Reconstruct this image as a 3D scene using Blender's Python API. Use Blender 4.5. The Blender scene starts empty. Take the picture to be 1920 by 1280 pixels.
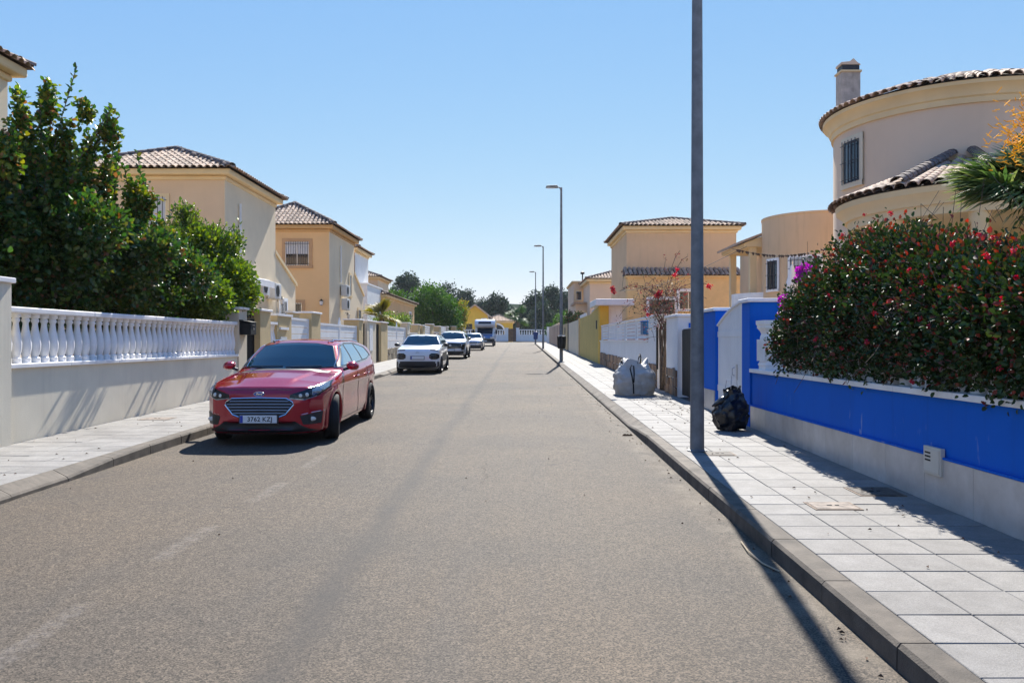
import bpy, bmesh, math, random
import numpy as np
from mathutils import Vector, Matrix
R = math.radians
random.seed(7); rng = np.random.default_rng(7)
scene = bpy.context.scene
COL = scene.collection

# ---------------------------------------------------------------- camera, sky, sun, exposure
CAMH = 1.62; F = 1570.0; VX = 975.0; HY = 640.0; SLOPE = 0.0127     # the street climbs 1.3 %
cam_d = bpy.data.cameras.new('camera'); cam = bpy.data.objects.new('camera', cam_d); COL.objects.link(cam)
cam.location = (0, 0, CAMH); cam.rotation_euler = (R(90), 0, 0)
cam_d.sensor_width = 36; cam_d.lens = F / 1920 * 36; cam_d.shift_x = -15 / 1920
cam_d.clip_start = 0.1; cam_d.clip_end = 3000
scene.camera = cam
SUN_EL, SUN_AZ = 42.0, 6.0
world = bpy.data.worlds.new('World'); scene.world = world; world.use_nodes = True
wn = world.node_tree.nodes; wl = world.node_tree.links; wn.clear()
sky = wn.new('ShaderNodeTexSky'); sky.sky_type = 'NISHITA'; sky.sun_disc = False
sky.sun_elevation = R(SUN_EL); sky.sun_rotation = R(SUN_AZ); sky.altitude = 50
sky.air_density = 1.0; sky.dust_density = 0.0; sky.ozone_density = 2.0
bg = wn.new('ShaderNodeBackground'); bg.inputs[1].default_value = 0.0715
# per-channel film response of the sky: the camera held the bright horizon back to a pale blue
sp = wn.new('ShaderNodeSeparateColor'); cb = wn.new('ShaderNodeCombineColor'); wl.new(sky.outputs[0], sp.inputs[0])
for i_, (k_, p_) in enumerate(((.95, .84), (1.80, .53), (5.25, .10))):
    a_ = wn.new('ShaderNodeMath'); a_.operation = 'POWER'; a_.inputs[1].default_value = p_; wl.new(sp.outputs[i_], a_.inputs[0])
    b_ = wn.new('ShaderNodeMath'); b_.operation = 'MULTIPLY'; b_.inputs[1].default_value = k_; wl.new(a_.outputs[0], b_.inputs[0]); wl.new(b_.outputs[0], cb.inputs[i_])
wo = wn.new('ShaderNodeOutputWorld'); wl.new(cb.outputs[0], bg.inputs[0]); wl.new(bg.outputs[0], wo.inputs[0])
sd = bpy.data.lights.new('sun', 'SUN'); sd.energy = 5.0; sd.angle = R(0.53); sd.color = (1.0, 0.955, 0.88)
sun = bpy.data.objects.new('sun', sd); COL.objects.link(sun); sun.location = (0, 0, 40)
sun.rotation_euler = (R(-(90 - SUN_EL)), 0, R(-SUN_AZ))
vs = scene.view_settings; vs.view_transform = 'Standard'; vs.look = 'None'; vs.exposure = 1.02; vs.gamma = 1; vs.use_curve_mapping = False
scene.render.engine = 'CYCLES'; scene.cycles.use_denoising = True; scene.cycles.max_bounces = 6
scene.cycles.transparent_max_bounces = 6; scene.cycles.caustics_reflective = False; scene.cycles.caustics_refractive = False

# ---------------------------------------------------------------- helpers
def gz(y):
    return SLOPE * max(-60.0, min(y, 122.0))
def at(px, py, Y):                      # world point seen in the photograph at (px, py), at distance Y
    return Vector(((px - VX) / F * Y, Y, CAMH - (py - HY) / F * Y))
def yx(px, X): return X * F / (px - VX) # distance of a point of the plane x = X

def srgb(r, g, b):
    f = lambda c: (c / 255 / 12.92) if c / 255 <= 0.04045 else ((c / 255 + 0.055) / 1.055) ** 2.4
    return (f(r), f(g), f(b))

MATS = {}
def mat(name, col, rough=0.7, var=0.12, scale=3.0, bump=0.0, bscale=60.0, metal=0.0, spec=0.5, coat=0.0,
        col2=None, amt=None, rnd=0.0, streak=0.0, islands=None, transl=0.0, grime=0.0, speck=0.0, scuff=0.0):
    """procedural material: col <-> col2 by noise in world space, fine bump, optional per-object randomness"""
    if name in MATS: return MATS[name]
    m = bpy.data.materials.new(name); m.use_nodes = True; nt = m.node_tree; N = nt.nodes; L = nt.links
    b = N['Principled BSDF']; b.inputs['Roughness'].default_value = rough; b.inputs['Metallic'].default_value = metal
    b.inputs['Specular IOR Level'].default_value = spec
    if coat: b.inputs['Coat Weight'].default_value = coat; b.inputs['Coat Roughness'].default_value = 0.04
    geo = N.new('ShaderNodeNewGeometry')
    def noise(sc, det=3, rgh=0.6, vec=None):
        n = N.new('ShaderNodeTexNoise'); n.inputs['Scale'].default_value = sc; n.inputs['Detail'].default_value = det
        n.inputs['Roughness'].default_value = rgh; L.new(vec if vec else geo.outputs['Position'], n.inputs['Vector']); return n
    def mix(a, bb, fac, mode='MIX'):
        x = N.new('ShaderNodeMix'); x.data_type = 'RGBA'; x.blend_type = mode
        for i, v in ((0, fac), (6, a), (7, bb)):
            if hasattr(v, 'links') or hasattr(v, 'is_linked'): L.new(v, x.inputs[i])
            elif i == 0: x.inputs[0].default_value = v
            else: x.inputs[i].default_value = (*v, 1)
        return x.outputs[2]
    def ramp(src, lo, hi):
        r = N.new('ShaderNodeMapRange'); r.inputs[1].default_value = lo; r.inputs[2].default_value = hi
        L.new(src, r.inputs[0]); return r.outputs[0]
    c2 = col2 if col2 else tuple(max(0, c * (1 - 2 * var)) for c in col)
    c1 = col if col2 else tuple(min(0.95, c * (1 + var)) for c in col)
    cur = mix(c1, c2, ramp(noise(scale, 4).outputs['Fac'], 0.3, 0.7))
    if streak:                          # vertical run-off stains
        mp = N.new('ShaderNodeMapping'); mp.inputs['Scale'].default_value = (1, 1, 0.08); L.new(geo.outputs['Position'], mp.inputs['Vector'])
        s = noise(5.5, 5, 0.7, mp.outputs[0]); f = ramp(s.outputs['Fac'], 0.52, 0.8)
        mm = N.new('ShaderNodeMath'); mm.operation = 'MULTIPLY'; mm.inputs[1].default_value = streak; L.new(f, mm.inputs[0])
        cur = mix(cur, tuple(c * 0.45 for c in col), mm.outputs[0])
    if grime:
        g = noise(0.7, 6, 0.75); f = ramp(g.outputs['Fac'], 0.45, 0.75)
        mm = N.new('ShaderNodeMath'); mm.operation = 'MULTIPLY'; mm.inputs[1].default_value = grime; L.new(f, mm.inputs[0])
        cur = mix(cur, (0.12, 0.10, 0.08), mm.outputs[0])
    if scuff:                           # splashes and flaked patches low on the wall
        mp2 = N.new('ShaderNodeMapping'); mp2.inputs['Scale'].default_value = (1, 1, .35); L.new(geo.outputs['Position'], mp2.inputs['Vector'])
        sx = N.new('ShaderNodeSeparateXYZ'); L.new(geo.outputs['Position'], sx.inputs[0])
        a = ramp(noise(11, 2, .5, mp2.outputs[0]).outputs['Fac'], .66, .72); c = ramp(sx.outputs[2], .92, .78); d = ramp(noise(.9, 2).outputs['Fac'], .45, .6)
        m1 = N.new('ShaderNodeMath'); m1.operation = 'MULTIPLY'; L.new(a, m1.inputs[0]); L.new(c, m1.inputs[1])
        m2 = N.new('ShaderNodeMath'); m2.operation = 'MULTIPLY'; L.new(m1.outputs[0], m2.inputs[0]); L.new(d, m2.inputs[1])
        m3 = N.new('ShaderNodeMath'); m3.operation = 'MULTIPLY'; L.new(m2.outputs[0], m3.inputs[0]); m3.inputs[1].default_value = scuff; cur = mix(cur, (.45, .5, .6), m3.outputs[0])
    if speck:                           # fine mineral grain
        v = N.new('ShaderNodeTexVoronoi'); v.inputs['Scale'].default_value = 170; L.new(geo.outputs['Position'], v.inputs['Vector'])
        sc = N.new('ShaderNodeSeparateColor'); L.new(v.outputs['Color'], sc.inputs[0])
        r = N.new('ShaderNodeMapRange'); L.new(sc.outputs[0], r.inputs[0]); r.inputs[3].default_value = 1 - speck; r.inputs[4].default_value = 1 + speck * .5
        hs = N.new('ShaderNodeHueSaturation'); L.new(r.outputs[0], hs.inputs['Value']); L.new(cur, hs.inputs['Color']); cur = hs.outputs[0]
    if rnd:
        oi = N.new('ShaderNodeObjectInfo'); r = N.new('ShaderNodeMapRange'); L.new(oi.outputs['Random'], r.inputs[0])
        r.inputs[3].default_value = 1 - rnd; r.inputs[4].default_value = 1 + rnd * 0.6
        hs = N.new('ShaderNodeHueSaturation'); L.new(r.outputs[0], hs.inputs['Value']); L.new(cur, hs.inputs['Color']); cur = hs.outputs[0]
    if islands:                         # leaf-to-leaf differences of kind: list of (colour, share)
        cr = N.new('ShaderNodeValToRGB'); cr.color_ramp.interpolation = 'LINEAR'; els = cr.color_ramp.elements
        pos = 0
        for i, (cc, sh) in enumerate(islands):
            e = els[i] if i < 2 else els.new(pos)
            e.position = min(1, pos); e.color = (*cc, 1); pos += sh
        L.new(geo.outputs['Random Per Island'], cr.inputs[0])
        cr2 = N.new('ShaderNodeMapRange'); L.new(noise(1.3, 3).outputs['Fac'], cr2.inputs[0]); cr2.inputs[1].default_value = .3; cr2.inputs[2].default_value = .7
        cr2.inputs[3].default_value = .7; cr2.inputs[4].default_value = 1.25
        hs = N.new('ShaderNodeHueSaturation'); L.new(cr2.outputs[0], hs.inputs['Value']); L.new(cr.outputs[0], hs.inputs['Color']); cur = hs.outputs[0]
    L.new(cur, b.inputs['Base Color'])
    if bump:
        bn = N.new('ShaderNodeBump'); bn.inputs['Strength'].default_value = bump; bn.inputs['Distance'].default_value = 0.01
        L.new(noise(bscale, 4).outputs['Fac'], bn.inputs['Height']); L.new(bn.outputs[0], b.inputs['Normal'])
    if transl:
        t = N.new('ShaderNodeBsdfTranslucent'); ms = N.new('ShaderNodeMixShader'); ms.inputs[0].default_value = transl
        hs = N.new('ShaderNodeHueSaturation'); hs.inputs['Value'].default_value = 1.6; hs.inputs['Saturation'].default_value = 1.15
        L.new(cur, hs.inputs['Color']); L.new(hs.outputs[0], t.inputs[0])
        L.new(b.outputs[0], ms.inputs[1]); L.new(t.outputs[0], ms.inputs[2]); L.new(ms.outputs[0], N['Material Output'].inputs[0])
    MATS[name] = m; return m

def wloc(o):
    v = Vector((0, 0, 0))
    while o is not None: v += o.location; o = o.parent
    return v
def tag(o, label=None, cat=None, group=None, kind=None):
    if label: o['label'] = label
    if cat: o['category'] = cat
    if group: o['group'] = group
    if kind: o['kind'] = kind
    return o
def thing(name, label, cat, loc=(0, 0, 0), group=None, parent=None):
    o = bpy.data.objects.new(name, None); o.empty_display_size = .2; COL.objects.link(o); o.location = loc
    return tag(o, label, cat, group)

class MB:
    """collects shapes in world coordinates, links them as one mesh object"""
    def __init__(s): s.v = []; s.f = []; s.n = 0
    def add(s, v, f):
        v = np.asarray(v, dtype=float).reshape(-1, 3); s.v.append(v)
        s.f += [tuple(i + s.n for i in q) for q in f]; s.n += len(v); return s
    def box(s, x0, x1, y0, y1, z0, z1):
        if x0 > x1: x0, x1 = x1, x0
        if y0 > y1: y0, y1 = y1, y0
        v = [(x, y, z) for z in (z0, z1) for y in (y0, y1) for x in (x0, x1)]
        return s.add(v, [(0, 2, 3, 1), (4, 5, 7, 6), (0, 1, 5, 4), (2, 6, 7, 3), (0, 4, 6, 2), (1, 3, 7, 5)])
    def sbox(s, x0, x1, y0, y1, h0, h1):
        """box that follows the slope of the street: heights above it"""
        v = [(x, y, gz(y) + h) for h in (h0, h1) for y in (y0, y1) for x in (x0, x1)]
        return s.add(v, [(0, 2, 3, 1), (4, 5, 7, 6), (0, 1, 5, 4), (2, 6, 7, 3), (0, 4, 6, 2), (1, 3, 7, 5)])
    def prism(s, pts, d):
        """closed polygon (3D points) extruded by vector d"""
        n = len(pts); a = np.array(pts, float); d = np.array(d, float)
        nrm = np.zeros(3)
        for i in range(n): nrm += np.cross(a[i], a[(i + 1) % n])
        if np.dot(nrm, d) > 0: a = a[::-1]
        f = [tuple(range(n)), tuple(range(2 * n - 1, n - 1, -1))]
        f += [(i, i + n, (i + 1) % n + n, (i + 1) % n) for i in range(n)]
        return s.add(np.vstack([a, a + d]), f)
    def lathe(s, prof, c=(0, 0, 0), seg=16, a0=0, a1=2 * math.pi, axis='z'):
        full = abs(a1 - a0 - 2 * math.pi) < 1e-6; k = seg if full else seg + 1
        an = [a0 + (a1 - a0) * i / seg for i in range(k)]
        v = []
        for r, z in prof:
            for t in an:
                p = (r * math.cos(t), r * math.sin(t), z)
                if axis == 'x': p = (p[2], p[0], p[1])
                if axis == 'y': p = (p[0], p[2], p[1])
                v.append((c[0] + p[0], c[1] + p[1], c[2] + p[2]))
        f = []
        for j in range(len(prof) - 1):
            for i in range(seg):
                i2 = (i + 1) % k
                q = (j * k + i, j * k + i2, (j + 1) * k + i2, (j + 1) * k + i)
                f.append(q if axis != 'y' else q[::-1])
        return s.add(v, f)
    def tube(s, pts, r, seg=6, r2=None, closed=False):
        pts = [Vector(p) for p in pts]; n = len(pts); v = []; f = []
        up = Vector((0, 0, 1))
        for i, p in enumerate(pts):
            if closed: t = pts[(i + 1) % n] - pts[i - 1]
            else: t = (pts[min(i + 1, n - 1)] - pts[max(i - 1, 0)])
            if t.length < 1e-9: t = Vector((0, 0, 1))
            t.normalize()
            a = t.cross(up if abs(t.z) < 0.95 else Vector((0, 1, 0))); a.normalize(); b = a.cross(t)
            rr = r if r2 is None else r + (r2 - r) * i / (n - 1)
            for k in range(seg):
                an = 2 * math.pi * k / seg; v.append(p + (a * math.cos(an) + b * math.sin(an)) * rr)
        m = n if closed else n - 1
        for i in range(m):
            for k in range(seg):
                f.append((i * seg + k, i * seg + (k + 1) % seg, ((i + 1) % n) * seg + (k + 1) % seg, ((i + 1) % n) * seg + k))
        if not closed: f += [tuple(range(seg))[::-1], tuple((n - 1) * seg + k for k in range(seg))]
        return s.add(v, f)
    def build(s, name, m, parent=None, origin=None, smooth=False, bevel=0.0, label=None, kind=None):
        v = np.vstack(s.v)
        if origin is None:
            lo, hi = v.min(0), v.max(0); origin = ((lo[0] + hi[0]) / 2, (lo[1] + hi[1]) / 2, lo[2])
        origin = Vector(origin)
        me = bpy.data.meshes.new(name); me.from_pydata((v - np.array(origin)).tolist(), [], s.f); me.materials.append(m)
        if smooth: me.shade_smooth()
        o = bpy.data.objects.new(name, me); COL.objects.link(o)
        if parent is not None: o.parent = parent; o.location = origin - wloc(parent)
        else: o.location = origin
        if bevel:
            bv = o.modifiers.new('bevel', 'BEVEL'); bv.width = bevel; bv.segments = 2; bv.limit_method = 'ANGLE'; bv.angle_limit = R(40)
        if smooth and smooth != 'full':
            me.set_sharp_from_angle(angle=R(40))
        return tag(o, label, kind=kind)

def raw_mesh(name, v, f, m, parent=None, smooth=False, kind=None, loc=(0, 0, 0)):
    """fast mesh from numpy arrays; f is (n,3) or (n,4)"""
    me = bpy.data.meshes.new(name); n = len(f); k = f.shape[1]
    me.vertices.add(len(v)); me.vertices.foreach_set('co', np.ascontiguousarray(v, np.float32).ravel())
    me.loops.add(n * k); me.loops.foreach_set('vertex_index', np.ascontiguousarray(f, np.int32).ravel())
    me.polygons.add(n); me.polygons.foreach_set('loop_start', np.arange(0, n * k, k, dtype=np.int32))
    me.update(calc_edges=True); me.materials.append(m)
    if smooth: me.shade_smooth()
    o = bpy.data.objects.new(name, me); COL.objects.link(o)
    if parent is not None: o.parent = parent
    o.location = loc
    return tag(o, kind=kind)

def link_copy(o, parent, loc=None):
    c = o.copy(); COL.objects.link(c); c.parent = parent
    if loc is not None: c.location = loc
    return c
def copy_tree(o, loc=None, parent=None):
    c = o.copy(); COL.objects.link(c)
    if parent is not None: c.parent = parent
    for ch in list(o.children): copy_tree(ch, parent=c)
    if loc is not None: c.location = loc
    return c

# ---------------------------------------------------------------- materials
m_kerb = mat('kerb_stone', (.13, .106, .08), .85, .25, 5, .5, 90, rnd=.18, grime=.35)
m_pave = mat('paving', (.245, .232, .213), .8, .09, 5, .35, 140, rnd=.15, grime=.38, speck=.22)
m_bed = mat('mortar', (.05, .045, .04), .95, .2, 6, .3)
m_white = mat('white_paint', (.80, .79, .77), .6, .04, 1.5, .1, 40, streak=.15)
m_white2 = mat('white_stone', (.86, .84, .81), .55, .05, 3, .12, 50)
m_cream = mat('cream_render', (.70, .60, .44), .85, .05, 1.2, .35, 70, streak=.12)
m_greywall = mat('pale_wall', (.78, .70, .54), .85, .05, 1.2, .3, 70, streak=.25)
m_beige = mat('beige_render', (.60, .45, .23), .85, .07, 1.2, .35, 70, streak=.15)
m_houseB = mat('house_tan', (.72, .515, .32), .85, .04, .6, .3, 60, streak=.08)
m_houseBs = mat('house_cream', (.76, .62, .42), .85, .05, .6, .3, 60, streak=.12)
m_houseC = mat('house_orange', (.72, .46, .22), .85, .04, .6, .3, 60, streak=.06)
m_tower = mat('tower_render', (.74, .55, .385), .85, .04, .5, .3, 60, streak=.08)
m_trim = mat('cornice_render', (.78, .59, .33), .8, .05, 1, .2, 60)
m_yellow = mat('yellow_render', (.72, .45, .06), .85, .05, 1, .3, 60, streak=.15)
m_olive = mat('olive_render', (.56, .42, .12), .85, .06, 1, .3, 60, streak=.2)
m_blue = mat('blue_paint', (.0, .12, .56), .75, .04, 1.0, .3, 60, spec=.2, streak=.35, scuff=.6)
m_marble = mat('marble', (.46, .41, .36), .35, .05, 4, .05, 60, col2=(.60, .55, .50), rnd=.1, grime=.3)
m_tile = mat('roof_tile', (.40, .235, .14), .85, .3, 9, .3, 60, col2=(.54, .43, .32), rnd=.4)
m_roofbed = mat('roof_bed', (.10, .07, .05), .95)
m_ridge = mat('ridge_tile', (.16, .12, .10), .85, .3, 9, .3, 60, rnd=.3)  # darker than the other tiles: shadow side of the hips put into the colour
m_black = mat('black_metal', (.010, .011, .012), .6, .1, spec=.3)
m_dark = mat('dark_plastic', (.02, .02, .022), .5, .1)
m_glass = mat('window_glass', (.02, .03, .04), .05, .2, .8, spec=.8)
m_blind = mat('window_blind', (.62, .62, .62), .4, .04)
m_bar = mat('bar_metal', (.03, .03, .04), .5, .1)
m_grey = mat('lamp_post', (.19, .20, .205), .6, .15, 6, .1, 30, metal=.1)
m_alu = mat('aluminium', (.55, .55, .56), .35, .05, metal=.8)
m_bark = mat('bark', (.13, .095, .07), .95, .3, 20, .8, 60)
m_twig = mat('dry_twigs', (.16, .115, .085), .95, .3, 12)
m_slate = mat('rust_slate', (.42, .21, .09), .75, .4, 4, .5, 30, col2=(.17, .14, .11), rnd=.5)
m_sand = mat('sandstone', (.42, .34, .22), .85, .3, 5, .4, 30, col2=(.28, .22, .15), rnd=.25)
m_pink = mat('pink_render', (.45, .27, .20), .85, .06, 1, .3, 60)
m_brick = mat('terracotta', (.40, .13, .05), .85, .15, 5, .2)
m_ac = mat('ac_casing', (.66, .65, .62), .5, .05)

# ---------------------------------------------------------------- ground, road, pavements
def asphalt():
    m = bpy.data.materials.new('asphalt'); m.use_nodes = True; nt = m.node_tree; N = nt.nodes; L = nt.links; b = N['Principled BSDF']
    geo = N.new('ShaderNodeNewGeometry'); P = geo.outputs['Position']
    def noise(sc, det=3, r=.6, vec=P):
        n = N.new('ShaderNodeTexNoise'); n.inputs['Scale'].default_value = sc; n.inputs['Detail'].default_value = det; n.inputs['Roughness'].default_value = r
        L.new(vec, n.inputs['Vector']); return n.outputs['Fac']
    def rmp(s, a, c, d=0., e=1.):
        r = N.new('ShaderNodeMapRange'); L.new(s, r.inputs[0]); r.inputs[1].default_value = a; r.inputs[2].default_value = c
        r.inputs[3].default_value = d; r.inputs[4].default_value = e; return r.outputs[0]
    def mul(a, c):
        x = N.new('ShaderNodeMath'); x.operation = 'MULTIPLY'
        for i, v in enumerate((a, c)):
            if isinstance(v, (int, float)): x.inputs[i].default_value = v
            else: L.new(v, x.inputs[i])
        return x.outputs[0]
    def mixc(a, c, f):
        x = N.new('ShaderNodeMix'); x.data_type = 'RGBA'
        for i, v in ((0, f), (6, a), (7, c)):
            if isinstance(v, (int, float)): x.inputs[i].default_value = v
            elif isinstance(v, tuple): x.inputs[i].default_value = (*v, 1)
            else: L.new(v, x.inputs[i])
        return x.outputs[2]
    base = mixc((.069, .055, .041), (.100, .074, .049), rmp(noise(.35, 4, .6), .38, .66))        # grey to sandy, metre-sized patches
    base = mixc(base, (.115, .088, .058), mul(rmp(noise(.22, 3), .52, .75), .6))
    mpl = N.new('ShaderNodeMapping'); mpl.inputs['Scale'].default_value = (1, .05, 1); L.new(P, mpl.inputs['Vector'])
    base = mixc(base, (.06, .053, .046), mul(rmp(noise(2.2, 4, .6, mpl.outputs[0]), .5, .75), .35))   # long wear along the lane
    v = N.new('ShaderNodeTexVoronoi'); v.inputs['Scale'].default_value = 130; L.new(P, v.inputs['Vector'])   # aggregate
    sv = N.new('ShaderNodeSeparateColor'); L.new(v.outputs['Color'], sv.inputs[0])
    gr = rmp(sv.outputs[0], 0, 1, .25, 1.8)
    v2 = N.new('ShaderNodeTexVoronoi'); v2.inputs['Scale'].default_value = 48; L.new(P, v2.inputs['Vector'])
    sv2 = N.new('ShaderNodeSeparateColor'); L.new(v2.outputs['Color'], sv2.inputs[0])
    gr = mul(gr, rmp(sv2.outputs[1], 0, 1, .82, 1.2)); gr = mul(gr, rmp(noise(12, 5, .75), .3, .7, .86, 1.14))
    hs = N.new('ShaderNodeHueSaturation'); L.new(gr, hs.inputs['Value']); L.new(base, hs.inputs['Color']); col = hs.outputs[0]
    sx = N.new('ShaderNodeSeparateXYZ'); L.new(P, sx.inputs[0])
    # dark construction joint along the street at x = -1.2, wavering a little
    wob = N.new('ShaderNodeMath'); wob.operation = 'ADD'; L.new(sx.outputs[0], wob.inputs[0]); L.new(mul(rmp(noise(.5, 4), 0, 1, -.5, .5), .25), wob.inputs[1])
    def band(c, w, soft):
        a = N.new('ShaderNodeMath'); a.operation = 'SUBTRACT'; L.new(wob.outputs[0], a.inputs[0]); a.inputs[1].default_value = c
        ab = N.new('ShaderNodeMath'); ab.operation = 'ABSOLUTE'; L.new(a.outputs[0], ab.inputs[0]); return rmp(ab.outputs[0], w, w + soft, 1, 0)
    dk = mul(mul(band(-1.17, .03, .15), rmp(noise(1.1, 4), .35, .65, .5, 1)), .72)
    col = mixc(col, (.035, .032, .03), dk)
    col = mixc(col, (.22, .18, .13), mul(mul(band(1.68, .0, .22), rmp(noise(3, 5), .4, .65)), .6))      # pale grit by the right kerb
    # faded parking-bay line at x = -2.55
    t = N.new('ShaderNodeMath'); t.operation = 'ADD'; L.new(sx.outputs[1], t.inputs[0]); t.inputs[1].default_value = .55
    md = N.new('ShaderNodeMath'); md.operation = 'PINGPONG'; L.new(t.outputs[0], md.inputs[0]); md.inputs[1].default_value = 1.0
    ln = mul(mul(band(-2.55, .04, .05), rmp(md.outputs[0], .42, .55)), rmp(noise(14, 5, .8), .42, .62))
    ln = mul(ln, rmp(sx.outputs[1], 10.5, 11.5, 1, 0))
    col = mixc(col, (.34, .30, .27), mul(ln, .24))
    cr = N.new('ShaderNodeTexVoronoi'); cr.feature = 'DISTANCE_TO_EDGE'; cr.inputs['Scale'].default_value = .55
    wv = N.new('ShaderNodeMix'); wv.data_type = 'VECTOR'; wv.inputs[0].default_value = .12
    nz = N.new('ShaderNodeTexNoise'); nz.inputs['Scale'].default_value = 3.0; nz.inputs['Detail'].default_value = 6; L.new(P, nz.inputs['Vector'])
    L.new(P, wv.inputs[4]); L.new(nz.outputs['Color'], wv.inputs[5]); L.new(wv.outputs[1], cr.inputs['Vector'])
    crk = mul(mul(rmp(cr.outputs['Distance'], .0015, .004, 1, 0), rmp(noise(.8, 3), .56, .62)), .8)
    col = mixc(col, (.025, .022, .02), crk)
    oil = mul(mul(rmp(noise(.9, 5, .7), .60, .68), rmp(noise(.13, 2), .5, .6)), .45); col = mixc(col, (.035, .032, .03), oil)      # oil spots
    for c_ in (-.35, .95): col = mixc(col, (.06, .053, .047), mul(mul(band(c_, .10, .25), rmp(noise(.6, 3, .5, mpl.outputs[0]), .35, .7)), .28))   # wheel tracks
    L.new(col, b.inputs['Base Color']); b.inputs['Roughness'].default_value = .82; b.inputs['Specular IOR Level'].default_value = .35
    bn = N.new('ShaderNodeBump'); bn.inputs['Strength'].default_value = .9; bn.inputs['Distance'].default_value = .008; L.new(sv.outputs[0], bn.inputs['Height']); L.new(bn.outputs[0], b.inputs['Normal'])
    return m
m_road = asphalt()
m_bounce_ground = mat('bounce_ground', (.36, .29, .21), .95, .3, .6, .4, 20, col2=(.32, .25, .17))  # ground made pale tan to bounce warm light onto the camera-facing walls

def strip(name, x0, x1, ys, h, m, parent=None):
    mb = MB(); v = []; f = []
    for i, y in enumerate(ys):
        v += [(x0, y, gz(y) + h), (x1, y, gz(y) + h)]
        if i: f.append((2 * i - 2, 2 * i - 1, 2 * i + 1, 2 * i))
    return mb.add(v, f).build(name, m, parent, kind='structure' if parent is None else None)
strip('ground', -500, 500, [-80, 0, 60, 122, 900], -.25, m_bounce_ground)
strip('road', -4.9, 1.85, [-30, 0, 30, 60, 105], 0, m_road)
strip('cross_street', -60, 60, [105.001, 121], -.001, m_road)

def kerb(name, xa, xb, drops, label, ya=-2):
    """xa = road face, xb = back; one-metre stones, the first 48 separate"""
    k = thing(name, label, None, (xa, 0, 0)); k['kind'] = 'structure'
    far = MB()
    s = 1 if xb > xa else -1
    for i, y in enumerate(range(ya, 104)):
        def hh(yy):
            for a, b in drops:
                if a <= yy <= b: return .055
                if a - 1 < yy < a: return .055 + .075 * (a - yy)
                if b < yy < b + 1: return .055 + .075 * (yy - b)
            return .13
        g = .006; j = random.uniform(-.003, .003)
        prof = lambda yy: [(xa + s * j, gz(yy) - .1), (xa + s * (.004 + j), gz(yy) + hh(yy) - .022), (xa + s * (.022 + j), gz(yy) + hh(yy)), (xb, gz(yy) + .13), (xb, gz(yy) - .1)]
        a = prof(y + g); b = prof(y + 1 - g)
        v = [(p[0], y + g, p[1]) for p in a] + [(p[0], y + 1 - g, p[1]) for p in b]
        f = [(q, q + 1, q + 6, q + 5) for q in range(4)] + [(4, 3, 2, 1, 0), (5, 6, 7, 8, 9)]
        if s > 0: f = [q[::-1] for q in f]
        if i < 56: MB().add(v, f).build('kerb_stone', m_kerb, k)
        else: far.add(v, f)
    o = far.build('kerb_stone_run', m_kerb, k, kind='stuff')
    strip('mortar_bed', min(xa + s * .01, xb), max(xa + s * .01, xb), [ya, 104], .03, m_bed, k)
kerb('kerb', 1.80, 1.972, [(13.6, 37)], 'grey concrete kerb of long stones along the right pavement')
kerb('kerb', -4.85, -5.02, [(-4, 9.3), (30, 33)], 'grey concrete kerb of long stones behind the parked cars')

def pavement(x0, cols, w, ya, yb, label):
    s = thing('pavement', label, None, (x0, ya, gz(ya))); s['kind'] = 'structure'
    strip('mortar_bed', min(x0, x0 + cols * w) - .3 * (w < 0), max(x0, x0 + cols * w) + .3 * (w > 0), [ya, yb], .118, m_bed, s)
    base = None; far = MB(); n = 0; y = ya; L = .40
    while y < yb - .2:
        for c in range(cols):
            xa = x0 + w * c; xb = xa + w; xa, xb = min(xa, xb), max(xa, xb)
            if n < 296:
                dz = random.uniform(-.0015, .0015)
                if base is None:
                    W = abs(w) / 2 - .0042; H = L / 2 - .0042; b = .004; mb = MB()
                    v = [(-W, -H, -.02), (W, -H, -.02), (W, H, -.02), (-W, H, -.02), (-W, -H, -b), (W, -H, -b), (W, H, -b), (-W, H, -b),
                         (-W + b, -H + b, 0), (W - b, -H + b, 0), (W - b, H - b, 0), (-W + b, H - b, 0)]
                    f = [(0, 1, 5, 4), (1, 2, 6, 5), (2, 3, 7, 6), (3, 0, 4, 7), (4, 5, 9, 8), (5, 6, 10, 9), (6, 7, 11, 10), (7, 4, 8, 11), (8, 9, 10, 11)]
                    base = mb.add(v, f).build('paving_slab', m_pave, s, origin=(0, 0, 0)); o = base
                else: o = link_copy(base, s)
                o.location = Vector(((xa + xb) / 2, y + L / 2, gz(y + L / 2) + .13 + dz)) - s.location
                o.rotation_euler = (math.atan(SLOPE) + random.uniform(-.004, .004), random.uniform(-.004, .004), random.uniform(-.003, .003)); n += 1
            else:
                far.sbox(xa + .0045, xb - .0045, y + .0045, y + L - .0045, .1, .13)
        y += L
    far.build('paving_slab_run', m_pave, s, kind='stuff')
pavement(1.978, 4, .4, 1.6, 104, 'pale square concrete slabs of the right pavement')
pavement(-5.025, 4, -.415, 6.0, 104, 'pale square concrete slabs of the left pavement')
strip('far_pavement', -60, 60, [121.001, 123.2], .12, m_pave)
# near ends of both pavements behind the camera
strip('near_pavement', 1.98, 3.6, [-6, 1.6], .128, m_pave); strip('near_pavement', -6.7, -5.02, [-6, 6.0], .128, m_pave)

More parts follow.
